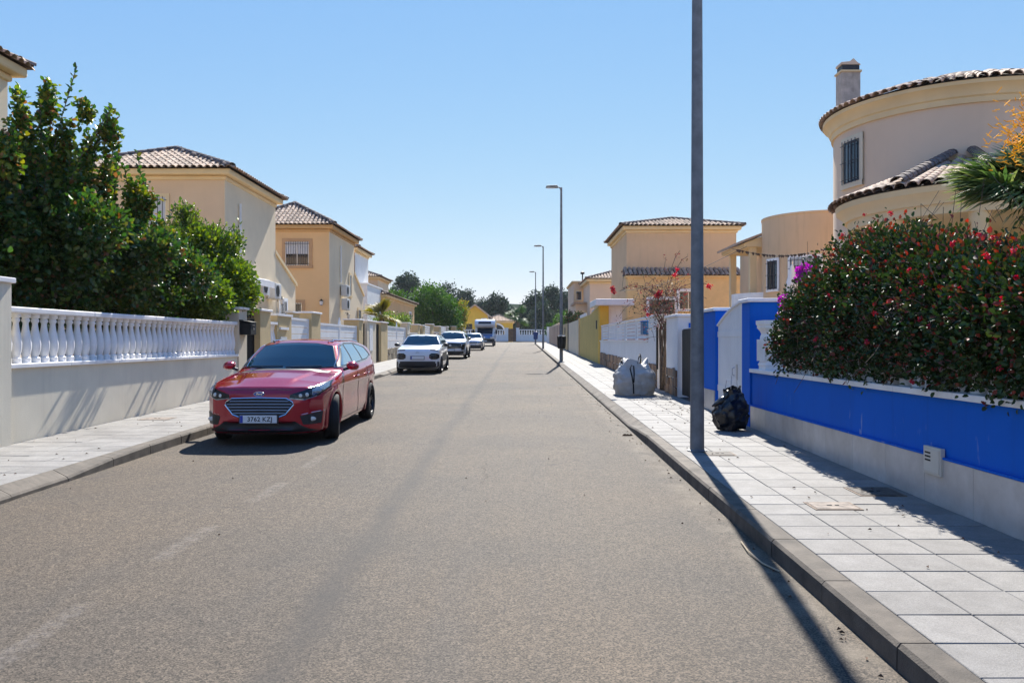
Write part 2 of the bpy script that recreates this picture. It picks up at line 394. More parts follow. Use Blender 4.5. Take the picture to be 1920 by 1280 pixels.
def cover(x, y, w, d, m, label, frame=True):
    t = thing('utility_cover', label, 'manhole cover', (x, y, gz(y) + .13), 'metal covers set into the pavements')
    MB().sbox(x - w / 2, x + w / 2, y - d / 2, y + d / 2, .128, .1345).build('frame', m_rust, t)
    MB().sbox(x - w / 2 + .025, x + w / 2 - .025, y - d / 2 + .025, y + d / 2 - .025, .130, .138).build('lid', m, t)
    MB().sbox(x - .05, x - .01, y - .01, y + .01, .138, .143).build('lift_slot', m_black, t); MB().sbox(x + .02, x + .05, y - .01, y + .012, .138, .143).build('lift_slot', m_black, t)
m_rust = mat('rusty_frame', (.17, .115, .075), .8, .3, 20, .3)
m_lid = mat('cover_lid', (.25, .20, .16), .8, .3, 12, .4, 80)
m_lid2 = mat('cover_lid_dark', (.10, .085, .07), .8, .3, 12, .4, 80)
cover(2.66, 7.12, .40, .32, m_lid, 'small pinkish utility cover in the sunlit slabs')
cover(3.28, 7.75, .42, .42, m_lid2, 'dark utility cover in the shade by the blue wall')
cover(2.42, 10.15, .34, .34, m_lid2, 'dark utility cover at the foot of the near lamp post')
cover(-6.15, 14.2, .5, .42, m_lid, 'brown utility cover in the left pavement beside the red car')

crk_o = MB(); rr_ = random.Random(3)
for (x, y, n, dx) in ((-.42, 8.9, 26, .004), (.15, 15, 14, .01)):
    pts_ = []
    for i in range(n): pts_.append((x, y)); x += rr_.gauss(dx, .018); y += rr_.uniform(.03, .08)
    for (a, b), (c, d) in zip(pts_[:-1], pts_[1:]):
        w_ = rr_.uniform(.0012, .0035); crk_o.add([(a - w_, b, gz(b) + .003), (a + w_, b, gz(b) + .003), (c + w_ * .6, d, gz(d) + .003), (c - w_ * .6, d, gz(d) + .003)], [(0, 1, 2, 3)])
tag(crk_o.build('road_crack', mat('crack_fill', (.03, .026, .022), .95), kind='stuff'), 'thin jagged crack in the middle of the asphalt', 'crack')
# ---------------------------------------------------------------- litter and marks lying on the ground
def leaf_bits(name, pts, m, label, cat, parent=None):
    mb = MB()
    for (x, y, s, h) in pts:
        a = random.uniform(0, 6.28); c, q = math.cos(a) * s, math.sin(a) * s; z = gz(y) + h
        mb.add([(x - c, y - q, z + .004), (x + q * .4, y - c * .4, z + .012), (x + c, y + q, z + .005), (x - q * .4, y + c * .4, z + .018)], [(0, 1, 2), (0, 2, 3)])
    o = mb.build(name, m, kind='stuff'); return tag(o, label, cat)
m_deadleaf = mat('dead_leaf', (.12, .06, .03), .8, .3, 30)
pts = [(random.uniform(2.0, 3.5), random.uniform(5, 22), random.uniform(.01, .025), .133) for _ in range(60)]
pts += [(random.gauss(3.0, .25), random.gauss(15.5, 1.2), random.uniform(.015, .04), .133) for _ in range(50)]
pts += [(random.uniform(-6.6, -5.1), random.uniform(8, 22), random.uniform(.01, .025), .133) for _ in range(60)]
pts += [(1.74 - abs(random.gauss(0, .06)), random.uniform(3, 30), random.uniform(.008, .022), .002) for _ in range(90)]
pts += [(random.uniform(-4.6, 1.7), random.uniform(4, 30), random.uniform(.006, .014), .002) for _ in range(60)]
leaf_bits('fallen_leaves', pts, m_deadleaf, 'dry brown leaves scattered along kerbs and slabs', 'leaves')
o = MB().tube([(1.69, 6.4, gz(6.4) + .012), (1.66, 6.1, gz(6) + .02), (1.68, 5.8, gz(5.8) + .012), (1.74, 5.6, gz(5.6) + .012)], .006, 5).build('fallen_twig', m_sand)
tag(o, 'pale bent dry twig lying in the gutter by the right kerb', 'twig')
lf = MB()
for i, (dx, dy, r) in enumerate([(0, 0, .05), (.05, .02, .04), (-.05, .01, .04)]):
    x, y = 1.66 + dx, 12.9 + dy; z = gz(y)
    lf.add([(x - r, y, z + .004), (x, y - r * .5, z + .03), (x + r, y, z + .006), (x, y + r * .5, z + .035)], [(0, 1, 2), (0, 2, 3)])
tag(lf.build('curled_leaf', m_deadleaf), 'curled brown leaf on the asphalt where the kerb drops', 'leaf')

# ---------------------------------------------------------------- roofs, windows, houses
def tile_mesh(L=.42, r0=.095, r1=.08, seg=5, th=.014):
    v = []; f = []
    for y, r in ((0, r0), (L, r1)):
        for rr in (r, r - th):
            for k in range(seg + 1):
                a = math.pi * k / seg; v.append((rr * math.cos(a), y, rr * math.sin(a) * .8))
    n = seg + 1
    for k in range(seg):
        f.append((k, 2 * n + k, 2 * n + k + 1, k + 1)); f.append((k, k + 1, n + k + 1, n + k))
    f.append((0, n, 3 * n, 2 * n)); f.append((n - 1, 3 * n - 1, 4 * n - 1, 2 * n - 1))
    return np.array(v), f
TV, TF = tile_mesh()
tile_me = bpy.data.meshes.new('roof_tile'); tile_me.from_pydata(TV.tolist(), [], TF); tile_me.materials.append(m_tile); tile_me.shade_smooth(); tile_me.set_sharp_from_angle(angle=R(50))
ridge_me = tile_me.copy(); ridge_me.name = 'ridge_tile'; ridge_me.materials.clear(); ridge_me.materials.append(m_ridge)
def put_tile(parent, M4, me=None, name='roof_tile'):
    o = bpy.data.objects.new(name, me or tile_me); COL.objects.link(o); o.parent = parent
    M4 = M4.copy(); M4.translation = M4.translation - wloc(parent); o.matrix_basis = M4; return o
def frame(p, up, nrm):
    up = up.normalized(); nrm = (nrm - up * nrm.dot(up)).normalized(); x = up.cross(nrm)
    return Matrix(((x.x, up.x, nrm.x, p.x), (x.y, up.y, nrm.y, p.y), (x.z, up.z, nrm.z, p.z), (0, 0, 0, 1)))
def roof_plane(parent, e0, e1, t1, t0, budget=0, pitch=.225, row=.345, far=None):
    e0, e1, t0, t1 = map(Vector, (e0, e1, t0, t1)); u = (e1 - e0); W = u.length; u.normalize()
    nrm = u.cross(t0 - e0 if (t0 - e0).length > .1 else t1 - e0); nrm.normalize()
    if nrm.z < 0: nrm = -nrm
    up = nrm.cross(u) if nrm.cross(u).z > 0 else u.cross(nrm); up.normalize()
    a, b = (t0 - e0).dot(u), (t1 - e0).dot(u); H = (t0 - e0).dot(up); used = 0; i = 0; s = pitch / 2
    while s < W:
        if s < a: ln = H * s / a
        elif s > b: ln = H * (W - s) / max(W - b, 1e-6)
        else: ln = H
        k = 0
        while k * row < ln - .1:
            p = e0 + u * (s + random.uniform(-.006, .006)) + up * (k * row - .05) + nrm * (.01 + random.uniform(0, .006))
            M4 = frame(p, up - nrm * .03, nrm)
            if used < budget: put_tile(parent, M4); used += 1
            elif far is not None:
                A = np.array(M4.to_3x3()); far.add(TV @ A.T + np.array(M4.translation), TF)
            k += 1
        s += pitch
    return used
def ridge_line(parent, a, b, far=None):
    a, b = Vector(a), Vector(b); d = b - a; n = max(1, int(d.length / .33))
    for i in range(n):
        p = a + d * (i / n); nrm = Vector((0, 0, 1)) if abs(d.normalized().z) < .95 else Vector((0, 1, 0))
        M4 = frame(p + Vector((0, 0, .05)), d, nrm)
        M4 = M4 @ Matrix.Diagonal((1.35, 1, 1.35, 1))
        put_tile(parent, M4, ridge_me, 'ridge_tile')
def hip_roof(parent, x0, x1, y0, y1, z, rise, budget=(0, 0, 0, 0), under=m_roofbed):
    """hip roof over the rectangle; budget = separate tiles on the south(-y), east(+x), north, west slopes"""
    w, d = x1 - x0, y1 - y0; h = min(w, d) / 2; cx, cy = (x0 + x1) / 2, (y0 + y1) / 2
    if w >= d: A, B = (x0 + h, cy, z + rise), (x1 - h, cy, z + rise)
    else: A, B = (cx, y0 + h, z + rise), (cx, y1 - h, z + rise)
    c = [(x0, y0, z), (x1, y0, z), (x1, y1, z), (x0, y1, z)]
    mb = MB(); mb.add(c + [A, B], [(0, 1, 5, 4), (1, 2, 5), (2, 3, 4, 5), (3, 0, 4)] if w >= d else [(0, 1, 4), (1, 2, 5, 4), (2, 3, 5), (3, 0, 4, 5)])
    roof = mb.build('roof', under, parent)
    far = MB()
    if w >= d: pl = [(c[0], c[1], B, A), (c[1], c[2], B, B), (c[2], c[3], A, B), (c[3], c[0], A, A)]
    else: pl = [(c[0], c[1], A, A), (c[1], c[2], B, A), (c[2], c[3], B, B), (c[3], c[0], A, B)]
    for q, bud in zip(pl, budget): roof_plane(roof, *q, budget=bud, far=far)
    if far.n: far.build('roof_tile_run', m_tile, roof, kind='stuff', smooth=True)
    for i, cc in enumerate(c):
        top = (A if i in (0, 3) else B) if w >= d else (A if i in (0, 1) else B)
        ridge_line(roof, cc, top)
    if (Vector(A) - Vector(B)).length > .3: ridge_line(roof, A, B)
    return roof
def fb(mb, face, pl, u0, u1, z0, z1, d0, d1):
    if face == '-y': return mb.box(u0, u1, pl - d1, pl - d0, z0, z1)
    if face == '+x': return mb.box(pl + d0, pl + d1, u0, u1, z0, z1)
    return mb.box(pl - d1, pl - d0, u0, u1, z0, z1)
def window(parent, face, pl, u, w, z0, z1, fm=None, bars=0, blind=False, fw=.12, mull=1, surround=True, barh=2):
    fm = fm or m_trim; mb = MB(); a, b = u - w / 2, u + w / 2
    if surround:
        fb(mb, face, pl, a - fw, b + fw, z1, z1 + fw, .002, .04); fb(mb, face, pl, a - fw, a, z0, z1, .002, .04); fb(mb, face, pl, b, b + fw, z0, z1, .002, .04)
        fb(mb, face, pl, a - fw - .03, b + fw + .03, z0 - fw * .8, z0, .002, .07)
    else: fb(mb, face, pl, a - .03, b + .03, z0 - .03, z0, .002, .04)
    win = mb.build('window', fm, parent)
    pm = MB(); fb(pm, face, pl, a, b, z0, z1, .002, .008)
    pm.build('pane', m_glass, win)
    fr = MB(); t = .035
    fb(fr, face, pl, a, b, z0, z0 + t, .008, .03); fb(fr, face, pl, a, b, z1 - t, z1, .008, .03)
    fb(fr, face, pl, a, a + t, z0 + t, z1 - t, .008, .03); fb(fr, face, pl, b - t, b, z0 + t, z1 - t, .008, .03)
    for i in range(mull): uu = a + w * (i + 1) / (mull + 1); fb(fr, face, pl, uu - t / 2, uu + t / 2, z0 + t, z1 - t, .008, .028)
    fr.build('sash', m_alu, win)
    if blind:
        bm_ = MB(); h = (z1 - z0) * blind
        fb(bm_, face, pl, a + t, b - t, z1 - t - h, z1 - t, .009, .014); bm_.build('blind', m_blind, win)
    if bars:
        for i in range(bars):
            uu = a + w * (i + .5) / bars; q = MB(); fb(q, face, pl, uu - .009, uu + .009, z0 - .02, z1 + .02, .085, .103); q.build('bar', m_bar, win)
        for i in range(barh):
            zz = z0 + (z1 - z0) * (.08 + .84 * i / max(1, barh - 1)); q = MB(); fb(q, face, pl, a - .04, b + .04, zz - .009, zz + .009, .06, .083); q.build('rail', m_bar, win)
    return win
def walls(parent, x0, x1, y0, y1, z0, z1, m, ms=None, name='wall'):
    """box walls, camera-facing face and street face may take different colours"""
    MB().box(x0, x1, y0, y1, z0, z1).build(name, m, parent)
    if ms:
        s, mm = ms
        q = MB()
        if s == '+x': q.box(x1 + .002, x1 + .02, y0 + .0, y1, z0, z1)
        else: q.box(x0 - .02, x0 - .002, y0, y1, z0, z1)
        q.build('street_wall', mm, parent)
def cornice(parent, x0, x1, y0, y1, z, m=None, big=.34):
    mb = MB()
    for o, a, b in ((.07, .34, .20), (big - .08, .20, .0)):
        mb.box(x0 - o, x1 + o, y0 - o, y1 + o, z - a, z - b - .001)
    return mb.build('cornice', m or m_trim, parent, bevel=.045)
def house(name, label, x0, x1, y0, y1, ze, rise, m, ms=None, budget=(0, 0, 0, 0), cm=None, cat='house', zb=None, over=.38):
    g = gz((y0 + y1) / 2) if zb is None else zb
    h = thing(name, label, cat, ((x0 + x1) / 2, (y0 + y1) / 2, g))
    walls(h, x0, x1, y0, y1, g - .5, ze - .2, m, ms)
    cornice(h, x0, x1, y0, y1, ze, cm)
    h['_z'] = ze; del h['_z']
    hip_roof(h, x0 - over, x1 + over, y0 - over, y1 + over, ze, rise, budget)
    return h
def ac_unit(x, y, z, face, label):
    t = thing('air_conditioner', label, 'air conditioner', (x, y, z), 'wall air conditioner units')
    a = MB(); a.box(x + .05, x + .35, y - .40, y + .40, z, z + .58) if face == '+x' else a.box(x - .4, x + .4, y - .35, y - .05, z, z + .58); a.build('casing', m_ac, t, bevel=.015)
    g = MB(); r = []
    if face == '+x':
        g.lathe([(0, .002), (.21, .002), (.22, .012), (.19, .014)], (x + .35, y - .1, z + .29), 16, axis='x')
        for k in range(5): g.box(x + .352, x + .372, y - .32, y + .12, z + .1 + k * .09, z + .108 + k * .09)
    else:
        g.lathe([(0, -.002), (.21, -.002), (.22, -.012), (.19, -.014)], (x - .1, y - .35, z + .29), 16, axis='y')
    g.build('fan_grille', m_dark, t)
    for s in (-.3, .3):
        b = MB()
        if face == '+x': b.box(x, x + .36, y + s - .02, y + s + .02, z - .03, z - .003)
        else: b.box(x + s - .02, x + s + .02, y - .36, y, z - .03, z - .003)
        b.build('bracket', m_white, t)
    return t
def wall_lantern(x, y, z, face, label):
    t = thing('wall_lantern', label, 'wall lamp', (x, y, z), 'black wall lanterns')
    s = Vector((.18, 0, 0)) if face == '+x' else Vector((0, -.18, 0)); c = Vector((x, y, z)) + s
    MB().tube([Vector((x, y, z)), Vector((x, y, z + .16)), c + Vector((0, 0, .2))], .014, 5).build('arm', m_black, t)
    MB().lathe([(.0, .2), (.03, .16), (.11, .1), (.1, .09), (.09, .09), (.06, -.12), (.0, -.13)], c, 6).build('lamp_body', m_black, t)
    MB().lathe([(.094, .085), (.066, -.1)], c, 6).build('lamp_glass', m_blind, t)

# ---------------------------------------------------------------- boundary walls, left side
BPROF = [(.062, 0), (.074, 0), (.074, .07), (.05, .085), (.062, .12), (.08, .2), (.083, .27), (.072, .36), (.05, .46), (.04, .53), (.04, .555), (.056, .575), (.056, .6), (.044, .615), (.07, .635), (.07, .68)]
_b = MB().lathe(BPROF, seg=14)
bal_me = bpy.data.meshes.new('baluster'); bal_me.from_pydata(np.vstack(_b.v).tolist(), [], _b.f); bal_me.materials.append(m_white2); bal_me.shade_smooth(); bal_me.set_sharp_from_angle(angle=R(38))
def baluster(parent, x, y, z, h=.68, w=1.0):
    o = bpy.data.objects.new('baluster', bal_me); COL.objects.link(o); o.parent = parent; o.location = Vector((x, y, z)) - wloc(parent)
    o.scale = (w, w, h / .68); o.rotation_euler[2] = random.uniform(0, 1); return o
def stones(parent, x, y0, y1, h, m, side, sz=.32):
    """irregular cladding stones on the street face of a wall; side = outward x sign"""
    y = y0; row = 0
    while row * sz < h - .08:
        y = y0 - (sz / 2 if row % 2 else 0)
        hh = min(sz, h - row * sz)
        while y < y1 - .03:
            l = sz * random.uniform(.6, 1.6); a, b = max(y0, y) + .006, min(y1, y + l) - .006
            if b - a > .05:
                q = MB(); t = random.uniform(.02, .05); j = lambda: random.uniform(-.035, .035)
                z0 = gz((a + b) / 2) + .13 + row * sz
                pts = [(x + side * .002, a, z0 + .006), (x + side * .002, b, z0 + .006 + j() * .3), (x + side * .002, b + j() * .3, z0 + hh - .008 + j()), (x + side * .002, a + j() * .3, z0 + hh - .008 + j())]
                q.prism(pts, (side * t, 0, 0)); q.build('cladding_stone', m, parent, bevel=.008)
            y += l
        row += 1
XL = -6.7
w = thing('garden_wall', 'long cream wall with white balustrade under the dark glossy tree', 'wall', (XL, 15, gz(15)))
MB().box(XL - .2, XL, 10.95, 19.85, -.3, 1.262).build('wall_panel', m_greywall, w)
y = 10.95
while y < 19.8:
    b = min(19.85, y + 1.48); MB().box(XL - .26, XL + .045, y + .003, b - .003, 1.264, 1.322).build('coping_stone', m_white2, w, bevel=.008); y = b
for i in range(40): baluster(w, XL - .10, 11.07 + i * .223, 1.322, w=.92)
y = 10.95
while y < 19.8:
    b = min(19.85, y + 2.22); MB().box(XL - .215, XL + .015, y + .002, b - .002, 2.003, 2.082).build('handrail', m_white2, w, bevel=.015); y = b
t = thing('wall_pier', 'tall pale square pier with flat cap at the near end of the white balustrade', 'pier', (XL, 10.4, gz(10.4)))
MB().box(XL - .45, XL + .05, 10.0, 10.95, -.2, 2.38).build('shaft', m_greywall, t)
MB().box(XL - .50, XL + .09, 9.95, 10.99, 2.382, 2.45).build('cap', m_white2, t, bevel=.01)
w = thing('garden_wall', 'plain pale wall running toward the viewer from the tall square pier', 'wall', (XL, 7, gz(7)))
MB().box(XL - .2, XL, 2, 9.998, -.3, 2.0).build('wall_panel', m_greywall, w); MB().box(XL - .24, XL + .04, 2, 9.94, 2.002, 2.06).build('coping', m_white2, w)

def pillar(x0, x1, y0, y1, top, m, label, cap=m_white2, cat='pillar', group='gate pillars of the gardens', capo=.05, name='gate_pillar', stone=None):
    t = thing(name, label, cat, ((x0 + x1) / 2, (y0 + y1) / 2, gz(y0)), group)
    MB().box(x0, x1, y0, y1, gz(y0) - .2, top - .06).build('shaft', m, t)
    MB().box(x0 - capo, x1 + capo, y0 - capo, y1 + capo, top - .058, top).build('cap', cap, t, bevel=.01)
    if stone: stones(t, x1 if x1 < 0 else x0, y0, y1, stone[1], stone[0], 1 if x1 < 0 else -1)
    return t
def slat_gate(x, y0, y1, z0, z1, n, m, label, finial=False, leaves=2, cat='gate', group='white slatted driveway gates', name='driveway_gate', th=.04):
    t = thing(name, label, cat, (x, (y0 + y1) / 2, z0), group)
    L = (y1 - y0) / leaves
    for k in range(leaves):
        a, b = y0 + k * L + .015, y0 + (k + 1) * L - .015
        f = MB(); f.box(x - th, x + th * .3, a, a + .07, z0, z1).box(x - th, x + th * .3, b - .07, b, z0, z1).box(x - th, x + th * .3, a + .07, b - .07, z0, z0 + .07).box(x - th, x + th * .3, a + .07, b - .07, z1 - .07, z1)
        f.build('gate_frame', m, t)
        h = (z1 - z0 - .14) / n
        for i in range(n): MB().box(x - th * .6, x - th * .1, a + .07, b - .07, z0 + .07 + i * h + .008, z0 + .07 + (i + 1) * h - .008).build('slat', m, t)
    if finial:
        ym = (y0 + y1) / 2
        MB().prism([(x - .03, ym - .22, z1 + .0), (x - .03, ym + .22, z1), (x - .03, ym + .13, z1 + .09), (x - .03, ym, z1 + .26), (x - .03, ym - .13, z1 + .09)], (.04, 0, 0)).build('finial', m, t)
    return t
def bar_gate(x, y0, y1, top, label, n=9, m=None, axis='y'):
    m = m or m_black; g = gz(y0) + .17
    t = thing('garden_gate', label, 'gate', (x, (y0 + y1) / 2, g), 'dark garden gates')
    f = MB(); f.box(x - .02, x + .02, y0 + .01, y0 + .05, g, top).box(x - .02, x + .02, y1 - .05, y1 - .01, g, top).box(x - .02, x + .02, y0 + .05, y1 - .05, g, g + .04).box(x - .02, x + .02, y0 + .05, y1 - .05, top - .04, top)
    f.build('gate_frame', m, t)
    for i in range(n):
        yy = y0 + .05 + (y1 - y0 - .1) * (i + .5) / n; MB().box(x - .01, x + .01, yy - .012, yy + .012, g + .04, top - .04).build('bar', m, t)
    MB().box(x - .005, x, y0 + .05, y1 - .05, g + .04, top - .04).build('back_sheet', m, t)
    return t
P = pillar
P(-7.05, XL + .03, 19.87, 20.45, 2.44, m_cream, 'cream gate pillar carrying the black mailbox at the end of the balustrade')
tb = thing('mailbox', 'black metal mailbox fixed to the cream gate pillar by the tall black gate', 'mailbox', (XL + .1, 20.05, 1.74))
MB().box(XL + .032, XL + .30, 19.9, 20.33, 1.78, 2.08).build('box', m_black, tb, bevel=.015)
MB().prism([(XL + .32, 19.88, 2.082), (XL + .032, 19.88, 2.082), (XL + .032, 19.88, 2.14)], (0, .47, 0)).build('lid', m_black, tb)
MB().box(XL + .302, XL + .306, 20.03, 20.22, 2.0, 2.015).box(XL + .302, XL + .306, 20.1, 20.15, 1.9, 1.95).build('slot', m_alu, tb)
gt = bar_gate(XL - .12, 20.5, 21.45, 2.2, 'tall black garden gate with curled iron scroll on top', 8)
MB().tube([(XL - .12, 20.55 + .85 * i / 24, 2.22 + .09 * abs(math.sin(i * .52))) for i in range(25)], .014, 5).build('scroll', m_black, gt)
pb = P(-7.5, XL + .03, 21.5, 22.4, 2.46, m_beige, 'wide ochre gate pillar with the big lantern on top')
def post_lantern(x, y, z, s, label):
    t = thing('post_lantern', label, 'lantern', (x, y, z), 'classic black lanterns on pillars')
    MB().lathe([(.10 * s, 0), (.10 * s, .02 * s), (.05 * s, .05 * s), (.03 * s, .12 * s), (.055 * s, .19 * s), (.03 * s, .25 * s), (.06 * s, .31 * s), (.09 * s, .33 * s)], (x, y, z), 8).build('stem', m_black, t, smooth=True)
    MB().lathe([(.072 * s, .335 * s), (.10 * s, .53 * s)], (x, y, z), 6).build('lamp_glass', m_blind, t)
    c = MB().lathe([(.12 * s, .53 * s), (.125 * s, .545 * s), (.05 * s, .65 * s), (.02 * s, .68 * s), (.025 * s, .71 * s), (0, .74 * s)], (x, y, z), 6)
    for k in range(6):
        a = math.pi / 3 * k; c.tube([(x + .072 * s * math.cos(a), y + .072 * s * math.sin(a), z + .335 * s), (x + .10 * s * math.cos(a), y + .10 * s * math.sin(a), z + .53 * s)], .008 * s, 4)
    c.build('lantern_cap', m_black, t)
post_lantern(-6.95, 21.75, 2.46, 1.0, 'big black lantern standing on the ochre pillar left of the red car')
w = thing('garden_wall', 'short white balustrade between two ochre pillars behind the red car', 'wall', (XL, 22.8, gz(23)))
MB().box(XL - .2, XL, 22.43, 23.1, 0, 1.4).build('wall_panel', m_cream, w)
for i in range(3): baluster(w, XL - .1, 22.55 + i * .22, 1.4)
MB().box(XL - .2, XL + .02, 22.43, 23.1, 2.082, 2.15).build('handrail', m_white2, w)
w = thing('garden_wall', 'ochre wall with a small framed cabinet behind the red car', 'wall', (XL, 23.9, gz(24)))
MB().box(XL - .3, XL, 23.12, 24.55, 0, 2.33).build('wall_panel', m_beige, w); MB().box(XL - .34, XL + .04, 23.1, 24.57, 2.332, 2.4).build('coping', m_white2, w)
MB().box(XL + .002, XL + .05, 23.3, 24.1, 1.95, 2.02).build('ledge', m_white2, w)
MB().box(XL + .002, XL + .04, 23.35, 23.95, 1.2, 1.75).build('cabinet_door', m_ac, w)
slat_gate(XL - .05, 24.6, 26.75, .55, 2.33, 8, m_white, 'white slatted gate directly above the roof front of the red car', leaves=1)
P(-7.05, XL + .03, 26.8, 28.0, 2.58, m_beige, 'tall ochre pillar between the two white gates behind the red car')
slat_gate(XL - .05, 28.1, 34.6, .6, 2.25, 7, m_white, 'wide white double gate with pointed finial above the red car roof', finial=True)
w = thing('garden_wall', 'high beige rear garden wall seen over the white double gate', 'wall', (-9, 34, gz(34)))
MB().box(-9.2, -9.0, 33, 37.6, .2, 2.75).build('wall_panel', m_beige, w); MB().box(-9.25, -8.95, 33, 37.6, 2.752, 2.82).build('coping', m_white2, w)
P(-7.3, XL + .03, 34.7, 35.6, 2.56, m_beige, 'ochre pillar right of the white double gate with finial')
bar_gate(XL - .1, 35.65, 36.5, 2.4, 'narrow black gate between ochre pillars right of the double gate', 6)
pp = P(-7.0, XL + .03, 36.55, 38.8, 2.56, m_cream, 'broad cream pillar with pale mosaic panel behind the red car tail')
MB().box(XL + .032, XL + .045, 37.1, 37.9, 1.2, 2.35).build('mosaic_panel', m_white, pp)
bar_gate(XL - .1, 38.9, 40.2, 2.45, 'dark barred gate reaching the pavement left of the white hatchback', 7)
P(-7.0, XL + .03, 40.25, 42.2, 2.58, m_beige, 'ochre pillar with white gate on its right, left of the white hatchback')
w = thing('garden_wall', 'low white wall on a sandstone base under the white slatted gate', 'wall', (XL, 45.5, gz(45)))
MB().box(XL - .2, XL, 42.22, 49.5, .3, 1.66).build('wall_panel', m_white, w); stones(w, XL, 42.25, 49.4, .62, m_sand, 1, .3)
slat_gate(XL - .05, 42.3, 49.4, 1.68, 2.42, 4, m_white, 'white slatted fence panels on the low sandstone wall', finial=True, name='fence_panel', cat='fence')
# farther boundary, alternating pillars and walls up to the end of the street
seg = [(49.5, 50.6, 'p', 2.75, m_cream), (50.6, 54.5, 'w', 2.1, m_cream), (54.5, 55.8, 'p', 2.75, m_beige), (55.8, 57.2, 'g', 2.5, None), (57.2, 58.6, 'p', 2.75, m_beige), (58.6, 63, 's', 2.5, m_cream),
       (63, 64.6, 'p', 2.95, m_beige), (64.6, 69.0, 'w', 2.3, m_pink), (69, 70.5, 'p', 2.9, m_beige), (70.5, 76.5, 's', 2.7, m_cream), (76.5, 78, 'p', 3.0, m_cream), (78, 86, 'w', 2.6, m_cream), (86, 88, 'p', 3.2, m_beige), (88, 96, 'w', 2.8, m_white), (96, 98, 'p', 3.3, m_cream), (98, 104, 'w', 2.9, m_cream)]
lab = {'p': ['cream pillar just left of the white hatchback mirror', 'ochre pillar left of the dark gate behind the white hatchback', 'ochre pillar right of the dark gate behind the white hatchback', 'ochre pillar left of the pinkish garden wall', 'ochre pillar right of the pinkish garden wall', 'cream pillar behind the dark crossover', 'ochre pillar under the large round tree', 'cream pillar farthest along the left pavement'],
       'w': ['low cream garden wall behind the white hatchback roof', 'pinkish garden wall behind the white hatchback', 'cream garden wall behind the dark crossover', 'white garden wall behind the silver car', 'cream garden wall next to the parked motorhome'],
       's': ['cream wall with white slats over the white hatchback roof', 'cream wall with white slats behind the dark crossover']}
cnt = {'p': 0, 'w': 0, 's': 0}
for a, b, k, top, m in seg:
    if k == 'p': P(-7.1, XL + .05, a, b, top, m, lab['p'][cnt['p']])
    elif k == 'g': bar_gate(XL - .1, a + .02, b - .02, top, 'dark narrow gate between two ochre pillars behind the white hatchback', 6); continue
    else:
        t = thing('garden_wall', lab[k][cnt[k]], 'wall', (XL, (a + b) / 2, gz(a)))
        zt = top if k == 'w' else gz(a) + 1.0
        MB().box(XL - .2, XL, a + .01, b - .01, gz(a) - .2, zt).build('wall_panel', m, t); MB().box(XL - .24, XL + .04, a + .01, b - .01, zt + .002, zt + .06).build('coping', m_white2, t)
        if k == 's':
            for i in range(6): MB().box(XL - .1, XL - .06, a + .01, b - .01, zt + .08 + i * .16, zt + .2 + i * .16).build('slat', m_white, t)
    cnt[k] += 1

# ---------------------------------------------------------------- houses, left side
house('house', 'beige house whose tiled roof corner pokes in at the upper left edge', -17, -10.25, 8, 16.75, 7.15, 1.3, m_houseBs, budget=(0, 60, 0, 0), over=.34)
hB = house('house', 'tan two-storey house with hipped tile roof behind the round garden trees', -14.9, -9.6, 27.2, 32.8, 7.2, 1.25, m_houseB, ('+x', m_houseBs), (210, 60, 0, 0))
window(hB, '-y', 27.2, -12.05, 1.1, 5.05, 6.3, bars=7, blind=.95)
MB().tube([(-9.52, 28.5, 6.3), (-9.52, 28.5, 3.3)], .04, 6).build('drainpipe', m_white, hB)
def wing(parent, x0, x1, y0, y1, za, zb, zbase, m):
    MB().prism([(x0, y0 + .001, zbase), (x0, y1, zbase), (x0, y1, zb), (x0, y0 + .001, za)], (x1 - x0, 0, 0)).build('lean_to', m, parent)
    MB().prism([(x1 - .2, y0 + .001, za + .002), (x1 - .2, y1 + .08, zb - .02), (x1 - .2, y1 + .08, zb + .12), (x1 - .2, y0 + .001, za + .14)], (.27, 0, 0)).build('parapet_coping', m_trim, parent)
wing(hB, -13.5, -9.63, 32.8, 35.9, 5.07, 4.0, 0, m_houseBs)
window(hB, '+x', -9.63, 34.0, .95, 1.9, 3.25, fm=m_white2, fw=.14)
ac_unit(-9.58, 30.5, 3.3, '+x', 'air conditioner half behind the garden tree on the tan house')
ac_unit(-9.58, 32.0, 3.25, '+x', 'air conditioner right of the big lantern on the tan house')
wall_lantern(-9.61, 33.2, 3.2, '+x', 'black wall lantern beside the small window of the tan house')
a = thing('awning', 'white rounded awning at the foot of the tan house beside the garden tree', 'awning', (-9.3, 28, 3.6))
MB().prism([(-9.578, 27.5, 3.95), (-8.7, 27.5, 3.72), (-8.7, 27.5, 3.66), (-9.578, 27.5, 3.88)], (0, 2.2, 0)).build('canopy', m_white, a)
MB().prism([(-8.72, 27.5, 3.66), (-8.7, 27.5, 3.66), (-8.7, 27.5, 3.5), (-8.72, 27.5, 3.5)], (0, 2.2, 0)).build('valance', m_white2, a)
MB().tube([(-9.57, 27.9, 3.4), (-8.75, 27.9, 3.66)], .015, 5).tube([(-9.57, 29.3, 3.4), (-8.75, 29.3, 3.66)], .015, 5).build('arm', m_alu, a)

